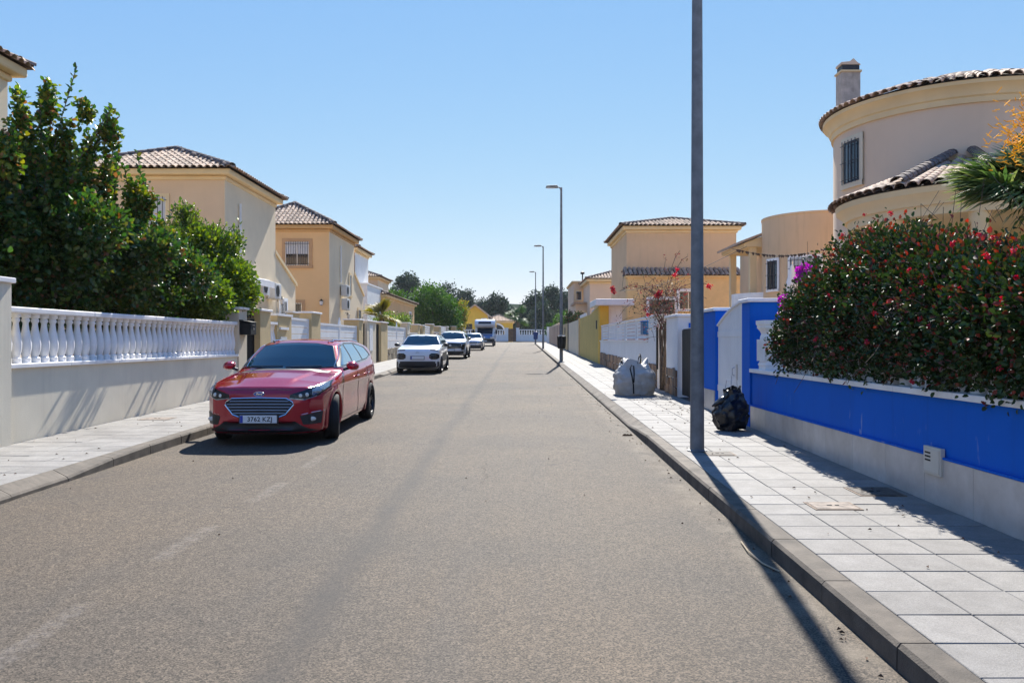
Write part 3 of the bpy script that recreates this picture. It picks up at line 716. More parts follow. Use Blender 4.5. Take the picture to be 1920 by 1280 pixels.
hC = house('house', 'orange two-storey house with barred upper window and hipped tile roof', -14.3, -9.6, 42.1, 48.4, 7.47, 1.45, m_houseC, ('+x', m_houseBs), (250, 40, 0, 0), cm=mat('cornice_orange', (.55, .34, .15), .8, .05))
window(hC, '-y', 42.1, -11.2, 1.18, 5.43, 6.62, fm=mat('frame_tan', (.50, .30, .15), .8, .05), bars=10, blind=.48, fw=.17)
window(hC, '-y', 42.1, -11.15, .36, 2.75, 3.55, fm=mat('frame_tan', (.5, .3, .15)), bars=3, fw=.16, mull=0)
window(hC, '+x', -9.58, 47.2, .5, 4.2, 5.35, fm=m_trim, mull=0)
window(hC, '+x', -9.58, 49.9, .8, 2.7, 3.5, fm=m_trim, mull=1)
wing(hC, -13.5, -9.6, 48.4, 51.3, 5.48, 4.4, 0, m_houseBs)
MB().tube([(-9.52, 44.5, 6.7), (-9.52, 44.5, 4.75)], .04, 6).build('drainpipe', m_white, hC)
wall_lantern(-9.95, 42.09, 3.55, '-y', 'black wall lantern on the orange camera-facing wall')
ac_unit(-9.56, 44.9, 4.05, '+x', 'upper of the two air conditioners on the orange house')
ac_unit(-9.56, 45.0, 3.32, '+x', 'lower of the two air conditioners on the orange house')
ac_unit(-9.56, 51.9, 3.35, '+x', 'air conditioner at the far end of the orange house near the white wall')
wall_lantern(-9.6, 45.9, 3.0, '+x', 'black wall lantern under the two air conditioners')

hD = house('house', 'white two-storey house with brown drainpipe beyond the orange house', -15, -10.95, 55.5, 60.3, 7.85, 1.0, m_pink, ('+x', m_white), (120, 30, 0, 0))
MB().box(-13.4, -10.25, 56.2, 62.3, 0, 5.45).build('lower_wing', m_white, hD)
MB().box(-13.45, -10.2, 56.15, 62.35, 5.452, 5.55).build('wing_coping', m_white2, hD)
MB().tube([(-10.99, 55.43, 7.3), (-10.99, 55.43, 2)], .06, 6).build('drainpipe', mat('brown_pipe', (.22, .08, .05)), hD)
window(hD, '+x', -10.25, 60.5, .5, 3.0, 3.9, fm=m_white2, mull=0)
hE = house('house', 'beige house with dark tiled roof corner beyond the white house', -18, -12.9, 76, 82, 7.5, 1.0, m_houseB, ('+x', m_houseBs), (100, 0, 0, 0))
hF = house('house', 'low orange bungalow behind the spiky yellow-green palm', -15, -10, 61.8, 79, 5.1, .95, m_houseC, ('+x', m_houseC), (0, 0, 0, 0))
window(hF, '+x', -9.98, 76, 1.2, 3.0, 4.2, fm=m_white2)
hF2 = house('house', 'small house with pale tiled roof behind the low orange bungalow', -22, -14.5, 92, 100, 7.0, 1.2, m_houseB, None, (0, 0, 0, 0))

# ---------------------------------------------------------------- street end
w = thing('garden_wall', 'white balustraded wall closing the end of the street', 'wall', (0, 123.3, gz(123)))
G9 = gz(123)
for a, b in ((-30, -1.75), (-.55, 30)):
    MB().box(a, b, 123.25, 123.45, G9 - .3, G9 + 1.0).build('wall_panel', m_white, w); MB().box(a, b, 123.2, 123.5, G9 + 1.72, G9 + 1.84).build('handrail', m_white2, w)
    MB().box(a, b, 123.2, 123.5, G9 + 1.002, G9 + 1.08).build('coping', m_white2, w)
for x in np.arange(-8, 12, .36):
    if not -2.0 < x < -.35: baluster(w, x, 123.35, G9 + 1.08, .64, 1.3)
for x in (-8.4, -3.9, -1.95, -.35, 4.4, 8.5):
    t = thing('wall_pier', {-8.4: 'white pier in the end wall hidden behind the motorhome', -3.9: 'white pier in the end wall right of the motorhome', -1.95: 'white pier left of the brown gate at the street end', -.35: 'white pier right of the brown gate at the street end', 4.4: 'white pier of the end wall behind the lamp posts', 8.5: 'white pier at the right end of the far wall'}[x], 'pier', (x, 123.3, G9), 'white piers of the end wall')
    MB().box(x - .22, x + .22, 123.1, 123.198, G9 - .1, G9 + 2.0).build('shaft', m_white, t); MB().box(x - .27, x + .27, 123.05, 123.6, G9 + 2.002, G9 + 2.08).build('cap', m_white2, t)
t = thing('garden_gate', 'brown boarded gate in the white wall at the street end', 'gate', (-1.15, 123.3, G9))
for i in range(6): MB().box(-1.72 + i * .192, -1.54 + i * .192, 123.3, 123.34, G9 + .05, G9 + 1.95).build('board', mat('brown_wood', (.16, .09, .06), .8, .2), t)
def gable_house(label, x0, x1, y0, y1, ze, zr, m, axis='y'):
    h = thing('house', label, 'house', ((x0 + x1) / 2, y0, G9)); cx = (x0 + x1) / 2
    MB().prism([(x0, y0, G9 - .3), (x1, y0, G9 - .3), (x1, y0, ze), (cx, y0, zr), (x0, y0, ze)], (0, y1 - y0, 0)).build('wall', m, h)
    r = MB()
    for s in (-1, 1):
        xe = x0 - .5 if s < 0 else x1 + .5; k = (zr - ze) / ((x1 - x0) / 2); zz = ze - .5 * k
        r.prism([(cx, y0 - .5, zr + .03), (xe, y0 - .5, zz + .03), (xe, y0 - .5, zz + .2), (cx, y0 - .5, zr + .2)], (0, y1 - y0 + 1, 0))
    roof = r.build('roof', m_tile, h); far = MB()
    for s in (-1, 1):
        xe = x0 - .5 if s < 0 else x1 + .5; k = (zr - ze) / ((x1 - x0) / 2); zz = ze - .5 * k + .2
        e0, e1 = ((xe, y0 - .5, zz), (xe, y1 + .5, zz)); roof_plane(roof, e0, e1, (cx, y1 + .5, zr + .2), (cx, y0 - .5, zr + .2), far=far, pitch=.3, row=.5)
    far.build('roof_tile_run', m_tile, roof, kind='stuff')
    return h
hG = gable_house('yellow bungalow with gabled roof behind the motorhome', -9.3, -5.0, 133, 141, 5.6, 7.3, m_yellow)
MB().box(-8.6, -7.6, 132.93, 132.99, 2.0, 4.4).build('door', m_dark, hG)
hH = house('house', 'low ochre house with arched porch at the street end', -5.8, -1.2, 134, 142, 4.9, 1.0, m_yellow, None, zb=G9)
MB().prism([(-3.7 + 1.1 * math.cos(a), 133.97, 3.2 + 1.1 * math.sin(a)) for a in np.linspace(0, math.pi, 13)] + [(-4.8, 133.97, 1.7), (-2.6, 133.97, 1.7)], (0, -.03, 0)).build('archway', m_dark, hH)
MB().lathe([(1.1, 0), (1.35, 0), (1.35, .12), (1.1, .12)], (-3.7, 133.84, 3.2), 14, 0, math.pi, 'y').build('arch_trim', m_white2, hH)

# ---------------------------------------------------------------- blue wall and the rest of the right boundary
XR = 3.575
w = thing('garden_wall', 'bright blue garden wall on a marble slab base under the bougainvillea', 'wall', (XR, 6, gz(6)))
MB().box(XR + .03, XR + .25, -3, 13.0, -.2, 1.14).build('wall_panel', m_blue, w)
y = -3.0
while y < 12.95:
    b = min(13.0, y + .8); q = MB().box(XR, XR + .028, y + .0015, b - .0015, gz(y) + .08, .62 + random.uniform(-.001, .001)); q.build('marble_slab', m_marble, w, bevel=.003); y = b
MB().box(XR - .004, XR + .028, -3, 13.0, .622, .64).build('edge_strip', m_blue, w)
y = -3.0
while y < 12.95:
    b = min(13.0, y + 1.1); MB().box(XR - .02, XR + .32, y + .003, b - .003, 1.142, 1.20).build('coping_stone', m_white2, w, bevel=.008); y = b
for i in range(44): baluster(w, XR + .15, .4 + i * .255, 1.20, .64)
MB().box(XR + .03, XR + .27, -3, 11.7, 1.842, 1.93).build('handrail', m_white2, w, bevel=.015)
t = thing('balustrade_pier', 'stout white moulded stone pier where the bougainvillea hedge begins', 'pier', (XR + .16, 12.3, 1.2))
MB().lathe([(.25, 0), (.25, .05), (.27, .07), (.25, .10), (.235, .12), (.225, .25), (.235, .42), (.23, .48), (.21, .53), (.23, .57), (.28, .62), (.28, .66), (.30, .67), (.30, .73)], (XR + .2, 12.45, 1.202), 4, math.pi / 4, 2 * math.pi + math.pi / 4).build('pier_body', m_white2, t, bevel=.012)
for i in range(6):
    MB().box(XR - .0 - .005, XR + .02, 12.27 + i * .065, 12.30 + i * .065, 1.33, 1.65).build('flute', m_white2, t)
for i in range(5):
    MB().box(XR + .05 + i * .065, XR + .08 + i * .065, 12.27, 12.29, 1.33, 1.65).build('flute', m_white2, t)
t = thing('gas_meter_box', 'small white meter box with three slots set in the marble base', 'meter box', (XR, 7.22, .45))
m_ivory = mat('ivory_paint', (.60, .55, .46), .5, .05)
MB().box(XR - .02, XR + .02, 7.08, 7.38, .47, .71).build('casing', m_ivory, t, bevel=.004)
MB().box(XR - .026, XR - .0205, 7.1, 7.36, .49, .69).build('door', m_ivory, t, bevel=.002)
for i in range(3): MB().box(XR - .0275, XR - .0262, 7.24, 7.34, .585 + i * .032, .600 + i * .032).build('slot', m_black, t)

P(XR - .003, 4.15, 13.02, 13.48, 2.29, m_blue, 'tall blue pillar right of the arched white gate', cap=m_white2)
w = thing('garden_wall', 'blue side wall running back from the pillar toward the orange house', 'wall', (5.2, 13.3, gz(13)))
MB().box(4.21, 6.4, 13.1, 13.4, 0, 2.23).build('wall_panel', m_blue, w); MB().box(4.21, 6.45, 13.05, 13.45, 2.232, 2.29).build('coping', m_white2, w)
t = thing('arched_gate', 'white boarded gate with a swept arched top beside the blue pillars', 'gate', (XR + .05, 14.4, gz(14)))
nb = 12
for i in range(nb):
    a = 13.5 + 1.78 * i / nb; b = 13.5 + 1.78 * (i + 1) / nb - .012; f = lambda q: 2.27 - .36 * ((q - 13.5) / 1.78) ** 1.7
    g = gz(14) + .17
    MB().prism([(XR + .04, a, g), (XR + .04, b, g), (XR + .04, b, f(b)), (XR + .04, a, f(a))], (.035, 0, 0)).build('board', m_white, t)
fr = MB()
pts = [(XR + .03, q, (2.27 - .36 * ((q - 13.5) / 1.78) ** 1.7)) for q in np.linspace(13.5, 15.28, 14)]
fr.tube(pts, .022, 5).build('top_rail', m_white, t)
MB().box(XR + .03, XR + .039, 13.5, 15.28, gz(14) + .55, gz(14) + .66).box(XR + .03, XR + .039, 13.5, 15.28, 1.7, 1.8).build('cross_rail', m_white, t)
q = MB().tube([(XR + .0, 13.95, 1.05), (XR - .04, 13.95, 1.07), (XR - .04, 13.95, 1.17), (XR + .0, 13.95, 1.19)], .01, 5); q.box(XR + .034, XR + .039, 13.9, 14.0, .98, 1.24); q.build('handle', m_alu, t)
p = P(XR, 4.0, 15.32, 16.38, 2.24, m_blue, 'blue pillar left of the arched white gate', cap=m_white2)
MB().box(XR - .022, XR - .002, 15.34, 16.36, gz(15) + .1, .72).build('cladding', m_marble, p)
slat_gate_v = thing('driveway_gate', 'dark metal driveway gate half behind the near lamp post', 'gate', (XR + .1, 17.7, gz(17)))
g = gz(17) + .2
MB().box(XR + .12, XR + .16, 16.42, 18.95, 1.84, 1.9).box(XR + .12, XR + .16, 16.42, 18.95, g, g + .08).build('gate_frame', m_black, slat_gate_v)
for i in range(16): MB().box(XR + .09, XR + .118, 16.44 + i * .157, 16.58 + i * .157, g + .0, 1.88).build('slat', m_black, slat_gate_v)
p = P(XR, 4.3, 19.0, 20.45, 2.24, m_white, 'white pillar on a rusty stone base right of the builder bag', cap=m_white2)
stones(p, XR, 19.02, 20.43, .62, m_slate, -1, .21); 
s2 = thing('house_number_plate', 'tiny blue number tile on the white pillar above the dark gate', 'number plate', (XR + .3, 18.995, 1.95)); MB().box(XR + .25, XR + .36, 18.985, 18.998, 1.93, 2.04).build('tile', m_blue, s2)
p = P(XR, 3.95, 21.8, 23.3, 2.33, m_white, 'white pillar behind the thorny bougainvillea trunk', cap=m_white2)
stones(p, XR, 21.82, 23.28, .6, m_slate, -1, .21)
MB().box(XR - .05, XR - .005, 21.62, 21.7, .9, 2.0).build('conduit', m_black, p)
w = thing('garden_wall', 'low white wall on rusty stone base behind the builder bag', 'wall', (XR, 30, gz(30)))
MB().box(XR + .02, XR + .2, 23.32, 37.5, 0, 1.62).build('wall_panel', m_white, w); MB().box(XR - .01, XR + .25, 23.32, 37.5, 1.622, 1.67).build('coping', m_white2, w)
stones(w, XR + .02, 23.35, 37.4, .55, m_slate, -1, .27)
f = thing('fence_panel', 'white slatted fence between slim posts on the low white wall', 'fence', (XR + .1, 30, 1.67), 'white slatted driveway gates')
for k in range(6):
    yy = 23.5 + k * 2.75; MB().box(XR + .05, XR + .13, yy, yy + .08, 1.672, 2.28).build('post', m_white, f)
    if k < 5:
        for i in range(5): MB().box(XR + .08, XR + .1, yy + .09, yy + 2.74, 1.70 + i * .115, 1.80 + i * .115).build('slat', m_white, f)
MB().box(XR + .04, XR + .14, 23.4, 37.4, 2.282, 2.33).build('top_rail', m_white2, f)
t = thing('letterbox', 'blue letterbox hanging on the white fence above the builder bag', 'mailbox', (XR, 23.7, 1.9)); MB().box(XR - .12, XR + .035, 23.5, 24.0, 1.82, 2.18).build('box', mat('blue_box', (.01, .10, .25), .4), t, bevel=.01); MB().box(XR - .14, XR + .035, 23.47, 24.03, 2.182, 2.2).build('lid', m_blue, t)

t = thing('entrance_porch', 'white flat-roofed entrance porch with a mustard yellow pillar', 'porch', (4, 38, gz(38)))
MB().box(XR, 3.98, 37.55, 38.3, 0, 3.22).build('pillar', m_yellow, t); MB().box(4.0, 4.6, 37.7, 38.2, 0, 3.22).build('column', m_white, t)
MB().box(3.35, 5.05, 37.0, 40.2, 3.222, 3.5).build('roof_slab', m_white, t, bevel=.02); MB().box(3.98, 4.3, 38.2, 40, 0, 3.22).build('side_wall', m_white, t)
w = thing('garden_wall', 'olive yellow garden wall left of the white porch', 'wall', (XR, 44, gz(44)))
MB().prism([(XR, 38.35, 0), (XR, 50, 0), (XR, 50, 2.98), (XR, 43, 2.98), (XR, 41.5, 3.05), (XR, 38.35, 3.2)], (.25, 0, 0)).build('wall_panel', m_olive, w)
MB().prism([(XR - .03, 38.4, 3.2), (XR - .03, 41.5, 3.06), (XR - .03, 41.5, 3.12), (XR - .03, 38.4, 3.26)], (.3, 0, 0)).build('coping', m_white2, w)
MB().box(XR - .02, XR + .03, 45.0, 49.8, 2.99, 3.16).build('coping_block', m_white, w)
MB().box(XR - .03, XR, 38.9, 39.2, 2.2, 2.6).build('meter_hatch', m_dark, w)
w = thing('garden_wall', 'grey beige rendered wall farther down the right pavement', 'wall', (XR, 56, gz(56)))
MB().box(XR, XR + .25, 50.1, 62, 0, 2.95).build('wall_panel', m_cream, w); MB().box(XR - .04, XR - .001, 50.1, 51.0, 0, 3.0).build('corner_pier', m_beige, w)
MB().box(XR - .06, XR, 61.7, 61.85, .9, 3.1).build('downpipe', m_dark, w)
w = thing('garden_wall', 'beige wall with dark hatch near the second lamp post', 'wall', (XR, 68, gz(68)))
MB().box(XR, XR + .25, 62.2, 74, 0, 3.0).build('wall_panel', m_beige, w); MB().box(XR - .03, XR - .001, 66, 67, 2.2, 2.7).build('hatch', m_dark, w)
w = thing('garden_wall', 'pink rendered wall with upright panels near the far lamp posts', 'wall', (XR, 86, gz(86)))
for i in range(8): MB().box(XR, XR + .2, 74.2 + i * 3.4, 77.2 + i * 3.4, .5, 3.15 + .02 * i).build('wall_panel', m_pink, w); MB().box(XR - .05, XR + .25, 77.2 + i * 3.4, 77.58 + i * 3.4, .5, 3.35).build('post', m_houseBs, w)
w = thing('garden_wall', 'bluish white wall bounding the corner plot at the right street end', 'wall', (XR, 103, gz(103))); MB().box(XR - .3, XR + 3, 102, 102.3, .8, 3.4).build('wall_panel', m_white, w)

# ---------------------------------------------------------------- round tower house
def curved_window(parent, c, Rr, ang, w, z0, z1, fm, bars=5, fw=.12, blind=False, mull=1):
    da = w / 2 / Rr; df = fw / Rr; a0, a1 = ang - da, ang + da; f = MB(); C0 = (c[0], c[1], 0)
    ring = lambda mb, r0, r1, za, zb, b0, b1, n=6: mb.lathe([(r0, za), (r1, za), (r1, zb), (r0, zb), (r0, za)], C0, n, b0, b1)
    ring(f, Rr, Rr + .04, z1, z1 + fw, a0 - df, a1 + df); ring(f, Rr, Rr + .06, z0 - fw, z0, a0 - df, a1 + df)
    ring(f, Rr, Rr + .04, z0, z1, a0 - df, a0, 2); ring(f, Rr, Rr + .04, z0, z1, a1, a1 + df, 2); win = f.build('window', fm, parent)
    MB().lathe([(Rr + .012, z0), (Rr + .012, z1)], C0, 4, a0, a1).build('pane', m_glass, win)
    s = MB(); e = .035 / Rr; ring(s, Rr + .013, Rr + .03, z0, z0 + .04, a0, a1, 3); ring(s, Rr + .013, Rr + .03, z1 - .04, z1, a0, a1, 3)
    for q in (a0, ang - e / 2, a1 - e): ring(s, Rr + .013, Rr + .03, z0 + .04, z1 - .04, q, q + e, 1)
    s.build('sash', m_bar if not blind else m_alu, win)
    if blind: MB().lathe([(Rr + .02, z1 - (z1 - z0) * blind), (Rr + .02, z1)], C0, 4, a0, a1).build('blind', m_blind, win)
    for i in range(bars):
        q = a0 + (a1 - a0) * (i + .5) / bars; x, y = c[0] + (Rr + .1) * math.cos(q), c[1] + (Rr + .1) * math.sin(q)
        MB().box(x - .008, x + .008, y - .008, y + .008, z0 - .02, z1 + .02).build('bar', m_bar, win)
    for zz in (z0 + .08, (z0 + z1) / 2, z1 - .08):
        MB().tube([(c[0] + (Rr + .1) * math.cos(q), c[1] + (Rr + .1) * math.sin(q), zz) for q in np.linspace(a0 - e, a1 + e, 5)], .009, 4).build('rail', m_bar, win)
    return win
TC, TR = (10.8, 20.6), 2.9
h = thing('round_tower_house', 'cream house with a big round tower and tiled roof rim', 'house', (10.8, 20.6, gz(20)))
MB().lathe([(TR, -.2), (TR, 6.95)], (*TC, 0), 64).build('tower_wall', m_tower, h, smooth=True)
MB().lathe([(TR, 6.72), (TR + .05, 6.72), (TR + .06, 6.84), (TR + .10, 6.87), (TR + .11, 6.95), (TR + .21, 7.06), (TR + .25, 7.08), (TR + .26, 7.16), (TR, 7.17)], (*TC, 0), 64).build('cornice', m_trim, h, smooth=True)
roof = MB().lathe([(TR + .26, 7.175), (TR - 2.2, 8.05), (.0, 8.15)], (*TC, 0), 64).build('roof', m_roofbed, h)
n_t = 92
for k in range(n_t):
    a = 2 * math.pi * k / n_t
    for r in range(3):
        if r == 2 and k % 2: continue
        rr = TR + .33 - r * .36; p = Vector((TC[0] + rr * math.cos(a), TC[1] + rr * math.sin(a), 7.175 + r * .125)); up = Vector((-math.cos(a), -math.sin(a), .35 + random.uniform(-.02, .02)))
        M4 = frame(p, up, Vector((0, 0, 1))) @ Matrix.Diagonal((1.12, 1, 1.2, 1)); put_tile(roof, M4)
wa = math.atan2(-.85, -.53)
def ang_px(px, c, Rr):                      # angle on a cylinder seen at pixel column px
    d = Vector(((px - VX) / F, 1.0)); t = d.dot(Vector(c)) / d.dot(d); q = d * t; off = math.sqrt(max(0, Rr * Rr - (q - Vector(c)).length ** 2)) / d.length
    hit = d * (t - off); return math.atan2(hit.y - c[1], hit.x - c[0])
curved_window(h, TC, TR, ang_px(1597, TC, TR), .66, 5.42, 6.42, m_cream, 5)
MB().box(11.6, 17, 21, 27, -.2, 6.9).build('main_block', m_tower, h)
MB().box(11.4, 17.2, 20.8, 27.2, 6.902, 7.1).build('block_cornice', m_trim, h)
ch = MB().box(8.28, 8.76, 21.55, 21.95, 7.15, 8.55).build('chimney', mat('chimney_render', (.52, .44, .36), .9, .15, 5, .5, 40, streak=.5), h)
MB().box(8.25, 8.79, 21.52, 21.98, 8.552, 8.60).build('chimney_cap', m_trim, ch)
MB().box(8.30, 8.74, 21.56, 21.92, 8.602, 8.74).build('cap_vent', m_dark, ch); MB().prism([(8.27, 21.54, 8.742), (8.77, 21.54, 8.742), (8.68, 21.54, 8.80), (8.58, 21.54, 8.90), (8.48, 21.54, 8.82), (8.27, 21.54, 8.80)], (0, .4, 0)).build('cap_gable', m_tower, ch)
# rounded porch with its own tiled roof
PC, PR = (8.80, 15.9), 2.42
MB().lathe([(PR - .25, 3.78), (PR - .02, 3.78), (PR, 3.95), (PR + .05, 3.95), (PR + .08, 4.05), (PR + .2, 4.14), (PR + .22, 4.24), (PR - .25, 4.25), (PR - .25, 3.78)], (*PC, 0), 56).build('porch_fascia', m_trim, h, smooth=True)
MB().lathe([(0, 3.80), (PR - .24, 3.80)], (*PC, 0), 40).build('porch_soffit', m_trim, h)
TCc = (10.0, 18.6); v = []; f = []; S = 56
for k in range(S):
    a = 2 * math.pi * k / S; v.append((PC[0] + (PR + .2) * math.cos(a), PC[1] + (PR + .2) * math.sin(a), 4.26)); v.append((TCc[0] + .6 * math.cos(a), TCc[1] + .6 * math.sin(a), 5.6))
for k in range(S): f.append((2 * k, 2 * k + 1, 2 * ((k + 1) % S) + 1, 2 * ((k + 1) % S)))
proof = MB().add(v, [q[::-1] for q in f]).build('porch_roof', m_roofbed, h)
for k in range(76):
    a = 2 * math.pi * k / 76
    if math.sin(a) > .55: continue
    e = Vector((PC[0] + (PR + .28) * math.cos(a), PC[1] + (PR + .28) * math.sin(a), 4.26)); tp = Vector((TCc[0] + .6 * math.cos(a), TCc[1] + .6 * math.sin(a), 5.6)); d = tp - e; n = int(d.length / .36)
    for r in range(n):
        if (r > 6 and k % 2) or (r > 9 and k % 3): continue
        p = e + d * (r * .36 / d.length); 
        if (Vector((p.x, p.y)) - Vector(TC)).length < TR - .2: continue
        put_tile(proof, frame(p + Vector((0, 0, .01)), d + Vector((0, 0, .05)), Vector((0, 0, 1))) @ Matrix.Diagonal((1.1, 1, 1.1, 1)))
for aa in (-2.0, -2.6):
    a = aa; e = Vector((PC[0] + (PR + .2) * math.cos(a), PC[1] + (PR + .2) * math.sin(a), 4.34)); tp = Vector((TCc[0] + .6 * math.cos(a), TCc[1] + .6 * math.sin(a), 5.7)); ridge_line(proof, e, tp)
MB().box(7.0, 12, 17.6, 17.8, 0, 3.79).build('porch_back_wall', m_yellow, h)
for a in (-2.75, -2.1, -1.4): 
    MB().lathe([(.16, 0), (.13, .1), (.13, 3.6), (.17, 3.7), (.17, 3.79)], (PC[0] + (PR - .2) * math.cos(a), PC[1] + (PR - .2) * math.sin(a), 0), 14).build('porch_column', m_trim, h, smooth=True)
MB().lathe([(0, 3.66), (.09, 3.68), (.12, 3.74), (.1, 3.795)], (8.0, 14.6, 0), 14).build('ceiling_lamp', m_alu, h, smooth=True)

# ---------------------------------------------------------------- orange house with curved parapet
RC_, RR = (10.25, 28.5), 1.95
m_orange = mat('house_apricot', (.70, .48, .28), .85, .05, .6, .3, 60, streak=.3)
h = thing('curved_parapet_house', 'apricot house with curved flat-topped wall and corner porch', 'house', (10.2, 28.5, gz(28)))
MB().lathe([(RR, -.2), (RR, 5.72), (RR + .02, 5.74), (RR + .02, 5.8), (RR - .15, 5.8), (RR - .15, 5.4), (0, 5.4)], (*RC_, 0), 56).build('curved_wall', m_orange, h, smooth=True)
MB().box(9.2, 15, 28.8, 35, -.2, 5.6).build('main_block', m_orange, h)
curved_window(h, RC_, RR, ang_px(1509, RC_, RR), .95, 3.62, 4.32, m_white2, 8, fw=.08, blind=.35)
curved_window(h, RC_, RR, ang_px(1449, RC_, RR) , .5, 3.35, 4.3, m_white2, 3, fw=.08)
MB().prism([(7.75, 29.0, 4.9), (9.2, 29.0, 4.9), (9.2, 29.0, 5.5), (8.9, 29.0, 5.46), (7.75, 29.0, 5.02)], (0, 3.2, 0)).build('porch_roof', m_trim, h)
MB().prism([(7.6, 28.9, 5.0), (8.9, 28.9, 5.5), (8.9, 28.9, 5.58), (7.6, 28.9, 5.08)], (0, 3.4, 0)).build('porch_tiles', m_tile, h)
MB().box(8.0, 8.22, 29.1, 29.32, 0, 4.9).build('porch_column', m_trim, h); MB().box(8.0, 8.22, 31.8, 32.02, 0, 4.9).build('porch_column', m_trim, h)
MB().lathe([(1.5, 2.0), (1.6, 2.0), (1.6, 3.3), (1.5, 3.3), (1.5, 2.0)], (9.2, 29.9, 0), 20, math.pi * .75, math.pi * 1.6).build('balcony_parapet', m_white, h)
t = thing('parasol', 'closed white parasol standing before the apricot house', 'parasol', (8.55, 26.3, gz(26)))
MB().lathe([(.02, 1.9), (.17, 2.2), (.2, 2.6), (.16, 3.1), (.2, 3.4), (.11, 3.75), (.05, 4.0), (0, 4.05)], (8.55, 26.3, 0), 9).build('canopy', m_white, t)
MB().tube([(8.55, 26.3, .3), (8.55, 26.3, 4.15)], .025, 6).build('pole', m_alu, t)

# ---------------------------------------------------------------- farther houses, right side
hR = thing('house', 'orange two-storey house with a dark tiled band between its floors', 'house', (8, 44, gz(43)))
walls(hR, 5.35, 10.85, 42, 49, 0, 7.2, m_orange); cornice(hR, 5.35, 10.85, 42, 49, 7.4, m_trim, .3)
hip_roof(hR, 5.0, 11.2, 41.65, 49.35, 7.4, .75, (230, 0, 0, 0))
MB().box(5.30, 10.90, 41.3, 41.998, 0, 4.78).build('lower_storey', mat('house_apricot2', (.74, .49, .22), .85, .05), hR)
MB().box(5.2, 11.0, 41.2, 41.99, 4.782, 4.86).build('band_cornice', m_trim, hR)
band = MB().prism([(5.15, 41.1, 4.862), (5.15, 41.995, 4.862), (5.15, 41.995, 5.25)], (5.9, 0, 0)).build('tiled_band', m_roofbed, hR)
roof_plane(band, (5.15, 41.1, 4.87), (11.05, 41.1, 4.87), (11.05, 41.98, 5.27), (5.15, 41.98, 5.27), budget=100)
window(hR, '-y', 41.3, 7.0, 1.3, 2.9, 3.7, fm=m_white2); window(hR, '-y', 41.3, 8.3, .9, 3.2, 4.1, fm=m_white2)
hS = thing('house', 'small beige house with pyramid tile roof beyond the white porch', 'house', (6.6, 62, gz(62)))
walls(hS, 5.0, 8.6, 60, 66, 0, 5.95, m_tower); cornice(hS, 5.0, 8.6, 60, 66, 6.1); hip_roof(hS, 4.7, 8.9, 59.7, 66.3, 6.1, .65, (120, 0, 0, 0))
MB().box(4.25, 5.6, 66.4, 74, 0, 6.3).build('rear_block', m_tower, hS); MB().box(4.1, 5.7, 66.2, 74.2, 6.302, 6.4).build('flat_roof', m_trim, hS)
MB().box(4.15, 5.0, 62.5, 66.2, 0, 4.4).build('side_wing', m_tower, hS); MB().box(4.0, 5.0, 62.3, 66.3, 4.402, 4.55).build('wing_roof', m_tile, hS)
window(hS, '-y', 66.4, 4.65, .45, 4.9, 5.6, fm=m_trim, mull=0); window(hS, '-y', 62.5, 4.6, .5, 3.0, 3.8, fm=m_trim, mull=0)
MB().tube([(5.0, 67, 6.4), (5.0, 67, 7.0)], .05, 6).lathe([(.16, 7.0), (.17, 7.15), (0, 7.25)], (5.0, 67, 0), 8).build('flue', m_dark, hS)
t = thing('terrace_wall', 'terracotta brick terrace wall left of the dried bougainvillea', 'wall', (5.2, 34, gz(34))); MB().box(4.3, 6.2, 33.8, 34.0, 0, 2.45).build('wall_panel', m_brick, t); MB().box(5.1, 6.2, 33.75, 33.79, 2.3, 2.75).build('upper_panel', m_brick, t)

# ---------------------------------------------------------------- vehicles: one smooth implicit body each, details laid on it
def poly(px, py, pts):
    """signed distance to a polygon, negative inside; px, py broadcast"""
    pts = np.asarray(pts, float); n = len(pts); d = None; inside = None
    for i in range(n):
        a, b = pts[i - 1], pts[i]; e = b - a
        wx, wy = px - a[0], py - a[1]; t = np.clip((wx * e[0] + wy * e[1]) / (e @ e), 0, 1)
        dd = (wx - e[0] * t) ** 2 + (wy - e[1] * t) ** 2; d = dd if d is None else np.minimum(d, dd)
        c = ((a[1] > py) != (b[1] > py)) & (px < (b[0] - a[0]) * (py - a[1]) / ((b[1] - a[1]) if b[1] != a[1] else 1e-9) + a[0])
        inside = c if inside is None else inside ^ c
    return np.where(inside, -1.0, 1.0) * np.sqrt(d)
def smax(a, b, k):
    h = np.clip(.5 + .5 * (a - b) / k, 0, 1); return b + (a - b) * h + k * h * (1 - h)
def smin(a, b, k): return -smax(-a, -b, k)
def sstep(a, b, x): t = np.clip((x - a) / (b - a), 0, 1); return t * t * (3 - 2 * t)
def gauss(x, s): return np.exp(-(x / s) ** 2)

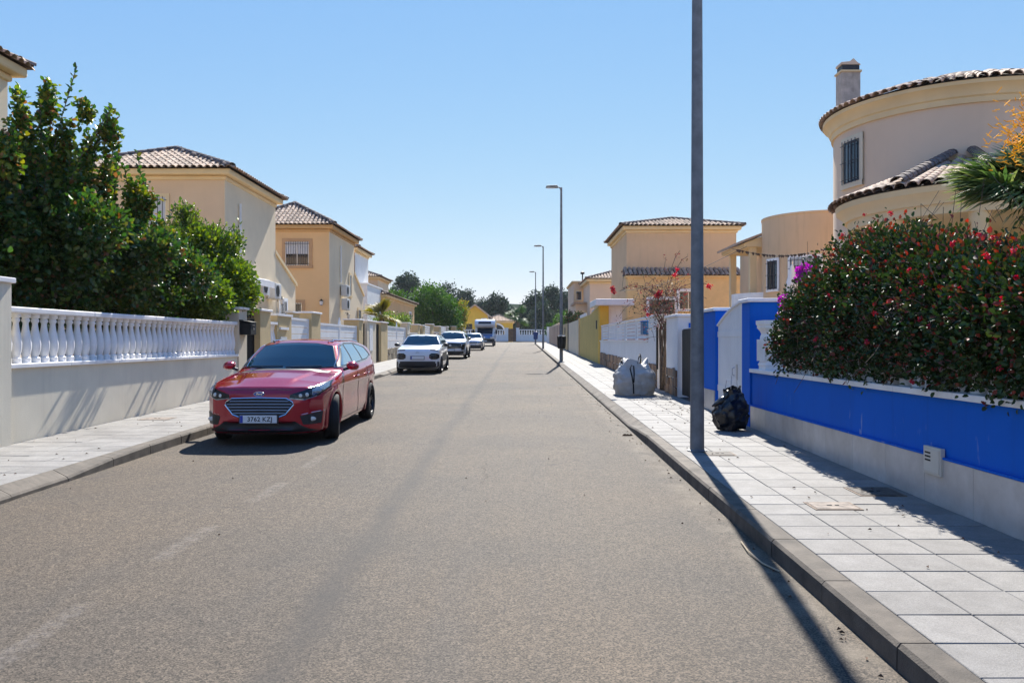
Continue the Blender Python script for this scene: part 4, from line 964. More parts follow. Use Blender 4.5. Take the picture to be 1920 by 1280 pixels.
def surface(sdf, lo, hi, res):
    ax = [np.arange(lo[i], hi[i] + res, res) for i in range(3)]
    X, Y, Z = ax[0][:, None, None], ax[1][None, :, None], ax[2][None, None, :]
    Fv = np.broadcast_to(sdf(X, Y, Z), (len(ax[0]), len(ax[1]), len(ax[2]))); S = Fv < 0
    nx, ny, nz = S.shape; cnt = np.zeros((nx - 1, ny - 1, nz - 1), np.int8)
    for i in (0, 1):
        for j in (0, 1):
            for k in (0, 1): cnt += S[i:nx - 1 + i, j:ny - 1 + j, k:nz - 1 + k]
    act = (cnt > 0) & (cnt < 8); idx = -np.ones(act.shape, np.int64); cells = np.argwhere(act); idx[act] = np.arange(len(cells))
    V = np.array(lo) + (cells + .5) * res; Q = []
    for axis in range(3):
        s0 = [slice(None)] * 3; s1 = [slice(None)] * 3; s0[axis] = slice(0, -1); s1[axis] = slice(1, None)
        A, B = S[tuple(s0)], S[tuple(s1)]; ed = np.argwhere(A != B); o = [q for q in range(3) if q != axis]
        ok = (ed[:, o[0]] > 0) & (ed[:, o[1]] > 0) & (ed[:, o[0]] < act.shape[o[0]]) & (ed[:, o[1]] < act.shape[o[1]]); ed = ed[ok]
        fl = A[tuple(ed.T)]; c = []
        for da, db in ((0, 0), (1, 0), (1, 1), (0, 1)):
            e = ed.copy(); e[:, o[0]] -= da; e[:, o[1]] -= db; c.append(idx[tuple(e.T)])
        q = np.stack(c, 1); flip = fl if axis != 1 else ~fl
        q[~flip] = q[~flip][:, ::-1]; Q.append(q)
    Q = np.vstack(Q); Q = Q[(Q >= 0).all(1)]
    for _ in range(4):
        f0 = sdf(*V.T); e = 1e-3; g = np.stack([(sdf(*(V + np.eye(3)[i] * e).T) - f0) / e for i in range(3)], 1)
        V = V - np.clip(f0, -res, res)[:, None] * g / np.maximum((g ** 2).sum(1), .25)[:, None]
    return V, Q

class Car:
    def __init__(s, sdf, loc, label, cat, name='parked_car', group='cars parked along the left kerb', pitch=True):
        s.sdf = sdf; s.t = thing(name, label, cat, loc, group)
        if pitch: s.t.rotation_euler[0] = math.atan(SLOPE)
    def fin(s, o):                      # mesh given in car coordinates: parent without offset
        o.parent = s.t; o.location = (0, 0, 0); return o
    def body(s, m, lo, hi, res, name='body'):
        V, Q = surface(s.sdf, lo, hi, res)
        return s.fin(raw_mesh(name, V, Q, m, None, smooth=True))
    def hit(s, P, d):
        P = np.array(P, float); d = np.array(d, float); T = np.zeros(len(P)); live = np.ones(len(P), bool)
        for _ in range(90):
            q = P + d * T[:, None]; f = s.sdf(*q.T); T += np.where(np.abs(f) > 4e-4, np.clip(f, -.05, .25) * .8, 0); T = np.clip(T, 0, 4)
        q = P + d * T[:, None]; f0 = s.sdf(*q.T); e = 2e-3
        g = np.stack([(s.sdf(*(q + np.eye(3)[i] * e).T) - f0) / e for i in range(3)], 1); g /= np.maximum(np.linalg.norm(g, axis=1), 1e-6)[:, None]
        return q, g
    def ray(s, uv, view):
        uv = np.atleast_2d(np.array(uv, float))
        if view == 'f': return s.hit(np.stack([uv[:, 0], np.full(len(uv), -.6), uv[:, 1]], 1), (0, 1, 0))
        if view == 'r': return s.hit(np.stack([np.full(len(uv), 1.6), uv[:, 0], uv[:, 1]], 1), (-1, 0, 0))
        if view == 'l': return s.hit(np.stack([np.full(len(uv), -1.6), uv[:, 0], uv[:, 1]], 1), (1, 0, 0))
        if view == 't': return s.hit(np.stack([uv[:, 0], uv[:, 1], np.full(len(uv), 2.2)], 1), (0, 0, -1))
        if view == 'b': return s.hit(np.stack([uv[:, 0], np.full(len(uv), 6.5), uv[:, 1]], 1), (0, -1, 0))
    def patch(s, name, m, bot, top, view='f', off=.004, nu=24, nv=10, parent=None, skirt=.012, sink=0):
        """sheet between two boundary curves, laid on the body; crisp edges, folded back at the rim"""
        def rs(c, n):
            c = np.array(c, float); L = np.r_[0, np.cumsum(np.linalg.norm(np.diff(c, axis=0), axis=1))]; t = np.linspace(0, L[-1], n)
            t = np.unique(np.r_[t]); return np.stack([np.interp(t, L, c[:, 0]), np.interp(t, L, c[:, 1])], 1)
        B, T = rs(bot, nu), rs(top, nu); uv = np.concatenate([B + (T - B) * (j / (nv - 1)) for j in range(nv)])
        q, g = s.ray(uv, view); v = (q + g * off)
        faces = [(j * nu + i, j * nu + i + 1, (j + 1) * nu + i + 1, (j + 1) * nu + i) for j in range(nv - 1) for i in range(nu - 1)]
        rim = [i for i in range(nu)] + [j * nu + nu - 1 for j in range(1, nv)] + [(nv - 1) * nu + i for i in range(nu - 2, -1, -1)] + [j * nu for j in range(nv - 2, 0, -1)]
        n0 = len(v); v = np.vstack([v, v[rim] - g[rim] * (off + skirt)]); k = len(rim)
        faces += [(rim[(i + 1) % k], rim[i], n0 + i, n0 + (i + 1) % k) for i in range(k)]
        if view in ('l', 'b'): faces = [f[::-1] for f in faces]
        if view == 't': pass
        o = raw_mesh(name, v, np.array(faces), m, None, smooth=True); o.data.set_sharp_from_angle(angle=R(50))
        o.parent = parent or s.t; return o
    def line(s, name, m, uv, r=.006, view='f', off=.0, closed=False, parent=None, seg=6):
        uv = np.array(uv, float); d = []
        P = list(uv) + ([uv[0]] if closed else [])
        for a, b in zip(P[:-1], P[1:]):
            n = max(2, int(np.linalg.norm(b - a) / .05)); d += [a + (b - a) * i / n for i in range(n)]
        if not closed: d.append(P[-1])
        q, g = s.ray(d, view); ok = np.abs(s.sdf(*q.T)) < .03; q, g = q[ok], g[ok]; mb = MB().tube([tuple(p) for p in (q + g * off)], r, seg, closed=closed)
        return s.mb(mb, name, m, parent, smooth=True)
    def mb(s, mb, name, m, parent=None, smooth=False, bevel=0):
        v = np.vstack(mb.v); me = bpy.data.meshes.new(name); me.from_pydata(v.tolist(), [], mb.f); me.materials.append(m)
        if smooth: me.shade_smooth(); me.set_sharp_from_angle(angle=R(40))
        o = bpy.data.objects.new(name, me); COL.objects.link(o); o.parent = parent or s.t
        if bevel: bv = o.modifiers.new('bevel', 'BEVEL'); bv.width = bevel; bv.segments = 3; bv.limit_method = 'ANGLE'; bv.angle_limit = R(35)
        return o
    def wheel(s, x, y, r, w, spokes=5, steer=0, rim=None, rr=.68):
        e = bpy.data.objects.new('wheel', None); e.empty_display_size = .1; COL.objects.link(e); e.parent = s.t; e.location = (x, y, r); e.rotation_euler[2] = steer
        sg = 1 if x > 0 else -1; R0 = r * rr; h = w / 2
        pr = [(R0, -h * .8), (R0 + .02, -h * .95), (r * .9, -h), (r * .97, -h * .86), (r, -h * .6), (r, -h * .2), (r - .008, -h * .18), (r - .008, -h * .1), (r, -h * .08), (r, h * .08), (r - .008, h * .1), (r - .008, h * .18), (r, h * .2), (r, h * .6), (r * .97, h * .86), (r * .9, h), (R0 + .02, h * .95), (R0, h * .8), (R0 - .02, 0), (R0, -h * .8)]
        t = s.mb(MB().lathe(pr, (0, 0, 0), 40, axis='x'), 'tyre', m_tyre, e, smooth=True)
        q = MB(); d = sg * h
        q.lathe([(R0 + .004, d * .82), (R0 - .014, d * .88), (R0 - .02, d * .6), (R0 - .03, -d * .5)], (0, 0, 0), 40, axis='x')
        q.lathe([(0, d * .62), (.05, d * .62), (.062, d * .5), (.062, d * .2)], (0, 0, 0), 20, axis='x')
        for k in range(spokes):
            for sd_ in (-.16, .16):
                a = 2 * math.pi * k / spokes + .3
                c0 = Vector((d * .45, math.cos(a + sd_ * 1.6) * .045, math.sin(a + sd_ * 1.6) * .045)); c1 = Vector((d * .74, math.cos(a + sd_) * (R0 - .018), math.sin(a + sd_) * (R0 - .018)))
                tg = Vector((0, -math.sin(a), math.cos(a))) * .014
                q.prism([c0 - tg, c0 + tg, c1 + tg * 1.3, c1 - tg * 1.3], (-sg * .03, 0, 0))
        s.mb(q, 'rim', rim or m_rimdark, e)
        s.mb(MB().lathe([(0, -d * .1), (R0 * .8, -d * .1), (R0 * .8, -d * .3)], (0, 0, 0), 24, axis='x'), 'brake_disc', m_dark, e)
        return e
    def text(s, body, size, m, center, parent, name='lettering', rx=90, font_shear=0, sp=1.0):
        c = bpy.data.curves.new(name, 'FONT'); c.body = body; c.size = size; c.align_x = 'CENTER'; c.align_y = 'CENTER'; c.extrude = .0008; c.space_character = sp; c.shear = font_shear; c.materials.append(m); c.resolution_u = 3
        c.offset = size * .018; tmp = bpy.data.objects.new(name, c); me = bpy.data.meshes.new_from_object(tmp); me.name = name; me.materials.clear(); me.materials.append(m); bpy.data.objects.remove(tmp)
        o = bpy.data.objects.new(name, me); COL.objects.link(o); o.parent = parent; o.location = center; o.rotation_euler = (R(rx), 0, 0); return o
    def plate(s, x, z, text, w=.52, h=.11, off=.02, tilt=0, band=True, frame=False):
        q, g = s.ray([[x, z], [x - w / 2 + .02, z], [x + w / 2 - .02, z]], 'f'); y = q[:, 1].min() - off
        p = s.mb(MB().box(x - w / 2, x + w / 2, y - .006, y, z - h / 2, z + h / 2), 'number_plate', m_plate, bevel=.003)
        s.mb(MB().box(x - w / 2 - .015, x + w / 2 + .015, y - .003, y + .05, z - h / 2 - .015, z + h / 2 + .015), 'plate_holder', m_dark, bevel=.003)
        if band: s.mb(MB().box(x - w / 2 + .003, x - w / 2 + .045, y - .0068, y - .006, z - h / 2 + .004, z + h / 2 - .004), 'eu_band', m_eu, p)
        if text: s.text(text, h * .80, m_ink, (x + (.022 if band else 0), y - .0072, z - .003), p, sp=1.05)
        return p
def car_paint(name, col, metal=.0, rough=.35, coat=1.0):
    return mat(name, col, rough, .01, 2, metal=metal, coat=coat, spec=.35)
m_tyre = mat('tyre_rubber', (.018, .018, .018), .85, .15, 8, .2, 60)
m_rimdark = mat('dark_alloy', (.035, .035, .038), .3, .05, metal=.7)
m_rimlight = mat('silver_alloy', (.45, .45, .46), .3, .05, metal=.8)
m_red = car_paint('red_car_paint', (.38, .0, .020), .25, .15, .9)
m_carw = car_paint('white_car_paint', (.72, .73, .74)); m_carw2 = car_paint('pearl_car_paint', (.70, .70, .70)); m_silver = car_paint('silver_car_paint', (.52, .53, .54), .5, .3)
m_cglass = mat('car_glass', (.0, .022, .05), .03, .1, 2, spec=.55)  # blue of the reflected sky put into the base colour
m_sglass = mat('side_glass', (.30, .42, .50), .04, .05, 2, metal=.75, spec=.8)  # light blue tint stands in for sky reflected in the side windows
m_chrome = mat('chrome', (.75, .76, .78), .12, .02, metal=1.0)
m_lens = mat('headlight_lens', (.30, .33, .36), .08, .3, 30, metal=.6, coat=1.0)
m_hous = mat('headlight_housing', (.012, .014, .018), .15, .2, 30, spec=.5)
m_plate = mat('plate_white', (.75, .76, .76), .35, .01); m_eu = mat('plate_blue', (.01, .05, .40), .4, .02); m_ink = mat('plate_ink', (.012, .012, .014), .5, .02)
m_redlens = mat('rear_lamp', (.30, .01, .01), .15, .1, coat=1.0)
m_ovalblue = mat('emblem_blue', (.01, .03, .25), .2, .02, coat=1.0)
m_fogl = mat('fog_lamp_glass', (.70, .68, .62), .1, .1, 20, coat=1.0)

def common_side(car, wins, belt, front='r', trim=None):
    pass

# ---- red estate
SIDE = [(.0, .22), (-.005, .40), (.0, .62), (.03, .75), (.13, .83), (.5, .92), (.9, .975), (1.28, 1.01), (1.6, 1.03), (2.6, 1.06), (4.0, 1.10), (4.62, 1.12), (4.82, 1.02), (4.87, .75), (4.86, .42), (4.75, .24), (4.0, .18), (.75, .17), (.12, .16)]
GREEN = [(1.12, .90), (1.30, 1.0), (1.66, 1.20), (2.06, 1.395), (2.35, 1.458), (2.75, 1.485), (3.4, 1.475), (4.0, 1.43), (4.38, 1.375), (4.56, 1.25), (4.76, 1.06), (4.7, .9)]
PLAN = [(0, -.02), (.45, .02), (.68, .13), (.82, .36), (.89, .70), (.915, 1.15), (.925, 2.0), (.925, 3.4), (.90, 4.15), (.82, 4.6), (.66, 4.83), (.4, 4.9), (0, 4.92), (-.4, 4.9), (-.66, 4.83), (-.9, 4), (-.9, .5), (-.68, .13)]
SECT = [(0, .14), (.74, .15), (.86, .20), (.905, .34), (.915, .55), (.925, .74), (.915, .84), (.885, .94), (.85, 1.02), (.72, 1.16), (0, 1.3), (-.9, 1.0), (-.9, .2)]
GSECT = [(0, .7), (.86, .7), (.835, .98), (.73, 1.22), (.615, 1.41), (.50, 1.475), (.3, 1.498), (0, 1.505), (-.3, 1.5), (-.8, 1), (-.8, .7)]
def red_sdf(x, y, z, axf=.95, axr=3.80, wr=.335):
    ax = np.abs(x)
    crown = .075 * (ax / .9) ** 2 * sstep(0, .5, y)
    dome = .02 * (1 - sstep(.30 + .13 * sstep(.2, 1.2, y), .42 + .14 * sstep(.2, 1.2, y), ax)) * sstep(.08, .5, y) * (1 - sstep(1.2, 1.5, y))
    groove = 0
    sL = poly(y - .05 * (ax / .8) ** 2, z + crown - dome, SIDE)
    pL = poly(ax + .015 * gauss(z - .62, .12) * sstep(1.3, 1.6, y) * (1 - sstep(3.1, 3.5, y)) - .018 * gauss(z - .80, .05) * sstep(.6, 1.2, y), y, PLAN)
    cL = poly(ax, z, SECT)
    low = smax(smax(sL, cL, .06), pL, .11)
    g = smax(smax(poly(y - .20 * (ax / .7) ** 2, z + .03 * (ax / .6) ** 2, GREEN), poly(ax, z, GSECT), .05), pL + .03, .05)
    b = smin(low, g, .035)
    for yw in (axf, axr):
        arch = smax(np.sqrt((y - yw) ** 2 + (z - wr) ** 2) - .372, .60 - ax, .01); b = smax(b, -arch, .012)
        b = b - .010 * gauss(np.sqrt((y - yw) ** 2 + (z - wr) ** 2) - .40, .035) * (ax > .6)
    # lower front intake recess
    rec = smax(poly(x, z, [(-.58, .235), (.58, .235), (.52, .33), (-.52, .33)]), y - .07, .01); b = smax(b, -rec, .012)
    return b
rc = Car(red_sdf, (-3.66, 11.72, gz(11.72)), 'glossy red estate car with front wheel turned, nearest of the parked cars', 'car')
rc.body(m_red, (-.98, -.1, .1), (.98, 4.98, 1.56), .022)
# glass
rc.patch('windshield', m_cglass, [(-.73, 1.055), (-.35, 1.035), (0, 1.03), (.35, 1.035), (.73, 1.055)], [(-.555, 1.365), (-.3, 1.405), (0, 1.415), (.3, 1.405), (.555, 1.365)], 'f', .004, 34, 20)
rc.line('windshield_seal', m_dark, [(-.735, 1.05), (-.35, 1.03), (0, 1.025), (.35, 1.03), (.735, 1.05), (.56, 1.368), (.3, 1.41), (0, 1.42), (-.3, 1.41), (-.56, 1.368)], .006, 'f', .002, closed=True)
rc.patch('scuttle', m_dark, [(-.68, 1.30), (-.4, 1.20), (0, 1.16), (.4, 1.20), (.68, 1.30)], [(-.68, 1.50), (-.4, 1.42), (0, 1.38), (.4, 1.42), (.68, 1.50)], 't', .002, 30, 8)
for vw in ('r', 'l'):
    rc.patch('side_window_surround', m_dark, [(1.66, 1.047), (2.2, 1.055), (3.0, 1.07), (3.9, 1.095), (4.42, 1.16)], [(1.82, 1.13), (2.28, 1.36), (2.7, 1.405), (3.5, 1.395), (4.20, 1.315)], vw, .002, 50, 8)
    rc.patch('front_side_window', m_sglass, [(1.76, 1.062), (2.58, 1.075)], [(1.86, 1.12), (2.31, 1.345), (2.52, 1.382)], vw, .006, 20, 8)
    rc.patch('rear_side_window', m_sglass, [(2.66, 1.077), (3.48, 1.095)], [(2.62, 1.386), (3.0, 1.387), (3.34, 1.382)], vw, .006, 16, 8)
    rc.patch('quarter_window', m_sglass, [(3.56, 1.10), (4.0, 1.118), (4.32, 1.165)], [(3.43, 1.376), (3.8, 1.350), (4.14, 1.30)], vw, .006, 16, 8)
    rc.line('window_chrome', m_chrome, [(1.64, 1.04), (2.2, 1.05), (3.0, 1.064), (3.9, 1.09), (4.43, 1.155), (4.21, 1.32), (3.5, 1.402), (2.7, 1.412), (2.27, 1.368), (1.80, 1.13)], .006, vw, .004, closed=True)
    for y0, yt in ((1.40, 1.46), (2.62, 2.64), (3.60, 3.56)):
        rc.line('door_gap', m_dark, [(y0, .26), (y0, .7), (yt, 1.03)], .004, vw, .0)
    rc.line('sill_gap', m_dark, [(1.40, .26), (3.2, .26)], .004, vw, 0)
    for yh in (2.38, 3.36):
        q, g = rc.ray([(yh, .86), (yh + .2, .87)], vw); p0, p1 = Vector(q[0]) + Vector(g[0]) * .028, Vector(q[1]) + Vector(g[1]) * .028
        rc.mb(MB().tube([Vector(q[0]), p0, p1, Vector(q[1])], .012, 6), 'door_handle', m_red, smooth=True)
    rc.line('roof_rail', m_chrome, [(2.35, 1.425), (2.6, 1.45), (3.6, 1.44), (4.1, 1.40)], .012, vw, .012)
for sx in (-1, 1):
    mir = rc.mb(MB().lathe([(0, -.115), (.06, -.10), (.088, -.04), (.092, .02), (.075, .05), (0, .055)], (0, 0, 0), 14, axis='y'), 'side_mirror', m_red, smooth=True)
    mir.location = (sx * .985, 1.68, 1.065); mir.scale = (1.15, .9, .78); mir.rotation_euler = (0, sx * .25, -sx * .25)
    rc.mb(MB().tube([(sx * .84, 1.64, 1.0), (sx * .93, 1.66, 1.03)], .025, 6), 'mirror_foot', m_dark)
for sx in (-1, 1):
    f = lambda L: [(sx * a, b) for a, b in (L if sx > 0 else L)]
    bot, top = [(.42, .665), (.62, .64), (.78, .70), (.872, .80)], [(.43, .725), (.60, .775), (.74, .835), (.85, .895)]
    hl = rc.patch('headlight', m_hous, f(bot), f(top), 'f', .004, 24, 8)
    if sx < 0: hl.data.flip_normals()
    for (u, zz, rr) in ((.56, .705, .030), (.645, .715, .032)):
        q, g = rc.ray([(sx * u, zz)], 'f'); ln = rc.mb(MB().lathe([(0, -.012), (rr * .7, -.008), (rr, .004)], tuple(q[0]), 14, axis='y'), 'projector_lens', m_fogl, hl, smooth=True)
    l2 = rc.patch('light_strip', m_lens, f([(.71, .70), (.80, .745), (.855, .81)]), f([(.70, .785), (.76, .825), (.84, .875)]), 'f', .007, 12, 5, parent=hl)
    l3 = rc.patch('light_strip', m_lens, f([(.42, .665), (.62, .642), (.76, .69)]), f([(.42, .675), (.62, .656), (.75, .703)]), 'f', .007, 14, 3, parent=hl)
    if sx < 0: l2.data.flip_normals(); l3.data.flip_normals()
    fo = rc.patch('fog_lamp_recess', m_dark, f([(.60, .30), (.80, .30)]), f([(.56, .42), (.72, .455), (.82, .47)]), 'f', .004, 16, 8)
    q, g = rc.ray([(sx * .70, .375)], 'f'); fl = rc.mb(MB().lathe([(0, -.014), (.035, -.01), (.045, .004)], (0, 0, 0), 16, axis='y'), 'fog_lamp', m_fogl, smooth=True); fl.location = q[0]; fl.scale = (1.5, 1, .75)
    if sx < 0: fo.data.flip_normals()
    rc.line('fog_chrome', m_chrome, f([(.58, .44), (.72, .468), (.83, .48)]), .004, 'f', .004)
    w0 = rc.line('bonnet_crease', m_red, f([(.50, .775), (.56, .9), (.585, .985)]) if False else [(sx * .36, .35), (sx * .45, .8), (sx * .52, 1.2)], .004, 't', -.0025)
GR = [(-.455, .625), (-.38, .67), (0, .68), (.38, .67), (.455, .625), (.48, .585), (.37, .445), (.29, .415), (0, .41), (-.29, .415), (-.37, .445), (-.48, .585)]
gr = rc.patch('grille', m_dark, [(-.475, .59), (-.37, .45), (-.29, .42), (0, .415), (.29, .42), (.37, .45), (.475, .59)], [(-.475, .595), (-.385, .665), (0, .675), (.385, .665), (.475, .595)], 'f', .003, 40, 8)
rc.line('grille_frame', m_chrome, GR, .011, 'f', .008, closed=True)
for i, (z, wd) in enumerate(((.632, .41), (.59, .45), (.548, .43), (.506, .395), (.464, .36))):
    rc.line('grille_bar', m_alu, [(-wd, z), (0, z + .004), (wd, z)], .006, 'f', .010, parent=gr)
rc.patch('lower_intake', m_dark, [(-.78, .20), (0, .19), (.78, .20)], [(-.60, .275), (-.5, .345), (0, .355), (.5, .345), (.60, .275)], 'f', .004, 40, 6)
q, g = rc.ray([(0, .735)], 'f')
em = rc.mb(MB().lathe([(0, -.008), (.05, -.007), (.058, -.002), (.06, .01)], (0, 0, 0), 24, axis='y'), 'emblem', m_ovalblue, smooth=True); em.location = Vector(q[0]) + Vector((0, -.004, 0)); em.scale = (1.25, 1, .5)
rc.mb(MB().tube([tuple(Vector(q[0]) + Vector((.075 * math.cos(a), -.008, .03 * math.sin(a)))) for a in np.linspace(0, 2 * math.pi, 25)[:-1]], .003, 5, closed=True), 'emblem_ring', m_chrome, em).parent = rc.t
rc.text('Ford', .045, m_chrome, tuple(Vector(q[0]) + Vector((0, -.0135, 0))), rc.t, 'emblem_script', font_shear=.4)
rc.plate(0, .385, '3762 KZJ')
for x_, y_, st in ((.81, .95, .2), (-.81, .95, .2), (.81, 3.80, 0), (-.81, 3.80, 0)): rc.wheel(x_, y_, .335, .225, 5, st)
rc.line('bonnet_gap', m_dark, [(-.80, .42), (-.80, .7), (-.78, 1.15)], .004, 't'); rc.line('bonnet_gap', m_dark, [(.80, .42), (.80, .7), (.78, 1.15)], .004, 't'); rc.line('bonnet_gap', m_dark, [(-.44, .785), (0, .80), (.44, .785)], .004, 'f')
rc.patch('rear_lamp', m_redlens, [(4.55, .86), (4.80, .88)], [(4.5, .98), (4.75, 1.04)], 'r', .004, 8, 6)
for a, b in (((-.60, 1.05), (-.05, 1.06)), ((.0, 1.045), (.52, 1.055))): rc.line('wiper', m_dark, [a, b], .007, 'f', .014)
rc.mb(MB().box(-.58, .58, .35, 4.5, .13, .22), 'underbody', m_dark)

# ---- white hatchback with dark lamp pods
SIDE2 = [(.02, .30), (-.0, .5), (.01, .70), (.06, .84), (.14, .93), (.45, 1.0), (.95, 1.06), (1.5, 1.09), (3.2, 1.12), (3.98, 1.10), (4.12, .9), (4.14, .5), (4.0, .28), (.6, .20), (.1, .22)]
GREEN2 = [(.85, .95), (1.02, 1.06), (1.35, 1.27), (1.62, 1.42), (1.9, 1.475), (2.5, 1.49), (3.3, 1.45), (3.75, 1.36), (4.02, 1.1), (3.9, .9)]
PLAN2 = [(0, -.02), (.5, .0), (.72, .10), (.82, .30), (.855, .7), (.865, 2), (.86, 3.3), (.80, 3.9), (.6, 4.12), (0, 4.17), (-.6, 4.1), (-.86, 3), (-.86, .5), (-.72, .1)]
SECT2 = [(0, .18), (.72, .19), (.83, .26), (.865, .45), (.865, .75), (.845, .92), (.80, 1.05), (.7, 1.14), (0, 1.2), (-.85, 1), (-.85, .2)]
GSECT2 = [(0, .7), (.82, .7), (.80, 1.02), (.70, 1.25), (.60, 1.41), (.5, 1.47), (.3, 1.50), (0, 1.51), (-.3, 1.5), (-.8, 1), (-.8, .7)]
def make_sdf(SIDE, GREEN, PLAN, SECT, GSECT, axles, wr, arch=.03, crown=.05, lean=.16, kp=.10):
    def f(x, y, z):
        ax = np.abs(x); pL = poly(ax, y, PLAN)
        low = smax(smax(poly(y - .04 * (ax / .8) ** 2, z + crown * (ax / .9) ** 2 * sstep(0, .5, y), SIDE), poly(ax, z, SECT), .06), pL, kp)
        g = smax(smax(poly(y - lean * (ax / .7) ** 2, z + .02 * (ax / .6) ** 2, GREEN), poly(ax, z, GSECT), .05), pL + .02, .05)
        b = smin(low, g, .03)
        for yw in axles: b = smax(b, -smax(np.sqrt((y - yw) ** 2 + (z - wr) ** 2) - wr - arch, .58 - ax, .01), .012)
        return b
    return f
c2 = Car(make_sdf(SIDE2, GREEN2, PLAN2, SECT2, GSECT2, (.82, 3.42), .33), (-3.85, 31.4, gz(31.4)), 'white hatchback with dark lamp pods, black bumper and roof rails', 'car')
c2.body(m_carw, (-.92, -.08, .14), (.92, 4.22, 1.56), .035)
c2.patch('windshield', m_cglass, [(-.72, 1.08), (0, 1.055), (.72, 1.08)], [(-.55, 1.40), (0, 1.435), (.55, 1.40)], 'f', .006, 20, 10)
for vw in ('r', 'l'):
    c2.patch('side_window', m_cglass, [(1.3, 1.10), (2.4, 1.12)], [(1.5, 1.22), (1.75, 1.385), (2.4, 1.41)], vw, .006, 16, 6)
    c2.patch('rear_window_side', m_cglass, [(2.47, 1.12), (3.65, 1.15)], [(2.47, 1.41), (3.2, 1.385), (3.5, 1.34)], vw, .006, 16, 6)
    c2.patch('side_bump_panel', m_dark, [(1.35, .45), (3.0, .45)], [(1.35, .78), (3.0, .80)], vw, .008, 16, 5)
    c2.line('roof_rail', m_dark, [(1.75, 1.40), (1.9, 1.44), (3.2, 1.41), (3.4, 1.37)], .018, vw, .05)
    for yy in (.82, 3.42): c2.line('arch_trim', m_dark, [(yy + .37 * math.cos(a), .33 + .37 * math.sin(a)) for a in np.linspace(.1, math.pi - .1, 12)], .018, vw, .0)
for sx in (-1, 1):
    f = lambda L: [(sx * a, b) for a, b in L]
    o = c2.patch('headlight_pod', m_hous, f([(.44, .60), (.52, .545), (.70, .545), (.80, .60)]), f([(.44, .72), (.52, .775), (.70, .775), (.80, .72)]), 'f', .012, 16, 8)
    o2 = c2.patch('daytime_lamp', m_hous, f([(.46, .88), (.76, .86)]), f([(.48, .91), (.74, .90)]), 'f', .006, 12, 4)
    if sx < 0: o.data.flip_normals(); o2.data.flip_normals()
    q, g = c2.ray([(sx * .68, .44)], 'f'); fl = c2.mb(MB().lathe([(0, -.015), (.04, -.01), (.05, .01)], tuple(q[0]), 12, axis='y'), 'fog_lamp', m_fogl, smooth=True)
    m_ = c2.mb(MB().lathe([(0, -.1), (.07, -.08), (.09, 0), (.07, .05), (0, .06)], (0, 0, 0), 12, axis='y'), 'side_mirror', m_dark, smooth=True); m_.location = (sx * .95, 1.32, 1.08); m_.scale = (1.2, 1, .85)
    c2.mb(MB().tube([(sx * .80, 1.3, 1.03), (sx * .88, 1.32, 1.05)], .02, 6), 'mirror_foot', m_dark)
c2.patch('bumper', m_dark, [(-.80, .25), (0, .24), (.80, .25)], [(-.80, .46), (-.55, .475), (.55, .475), (.80, .46)], 'f', .008, 30, 6)
c2.plate(0, .61, '', .50, .11, .02)
q, g = c2.ray([(0, .80)], 'f')
for dz in (0, .035): c2.mb(MB().tube([(-.06, q[0][1] - .012, .775 + dz), (0, q[0][1] - .014, .815 + dz), (.06, q[0][1] - .012, .775 + dz)], .008, 5), 'chevron_emblem', m_alu)
for x_, y_ in ((.76, .82), (-.76, .82), (.76, 3.42), (-.76, 3.42)): c2.wheel(x_, y_, .33, .2, 5)
c2.mb(MB().box(-.8, .8, .3, 3.9, .16, .3), 'underbody', m_dark)

# ---- white crossover with wide dark grille
SIDE3 = [(.02, .32), (-.02, .5), (-.01, .75), (.04, .92), (.16, 1.01), (.6, 1.07), (1.1, 1.12), (3.9, 1.20), (4.4, 1.14), (4.48, .8), (4.4, .35), (.6, .24), (.1, .25)]
GREEN3 = [(.95, 1.0), (1.15, 1.12), (1.55, 1.38), (1.85, 1.53), (2.3, 1.60), (3.0, 1.61), (3.8, 1.52), (4.3, 1.2), (4.2, 1.0)]
sc3 = lambda P, kx=1.0, ky=1.0: [(a * kx, b * ky) for a, b in P]
c3 = Car(make_sdf(SIDE3, GREEN3, sc3(PLAN2, 1.06, 1.08), sc3(SECT2, 1.06, 1.08), sc3(GSECT2, 1.04, 1.075), (.88, 3.55), .36), (-4.0, 48.0, gz(48)), 'white crossover with wide dark grille parked behind the white hatchback', 'car')
c3.body(m_carw2, (-.98, -.1, .18), (.98, 4.55, 1.7), .045)
c3.patch('windshield', m_cglass, [(-.74, 1.15), (0, 1.13), (.74, 1.15)], [(-.58, 1.50), (0, 1.54), (.58, 1.50)], 'f', .006, 16, 8)
for vw in ('r', 'l'): c3.patch('side_window', m_cglass, [(1.45, 1.18), (3.9, 1.24)], [(1.8, 1.46), (3.0, 1.52), (3.7, 1.46)], vw, .006, 20, 6); c3.patch('side_cladding', m_dark, [(1.3, .32), (3.1, .32)], [(1.3, .46), (3.1, .46)], vw, .006, 10, 3)
c3.patch('grille', m_hous, [(-.66, .62), (0, .60), (.66, .62)], [(-.62, .90), (0, .93), (.62, .90)], 'f', .006, 20, 6)
c3.patch('bumper', m_dark, [(-.84, .30), (0, .28), (.84, .30)], [(-.84, .50), (-.6, .46), (0, .44), (.6, .46), (.84, .50)], 'f', .006, 20, 5)
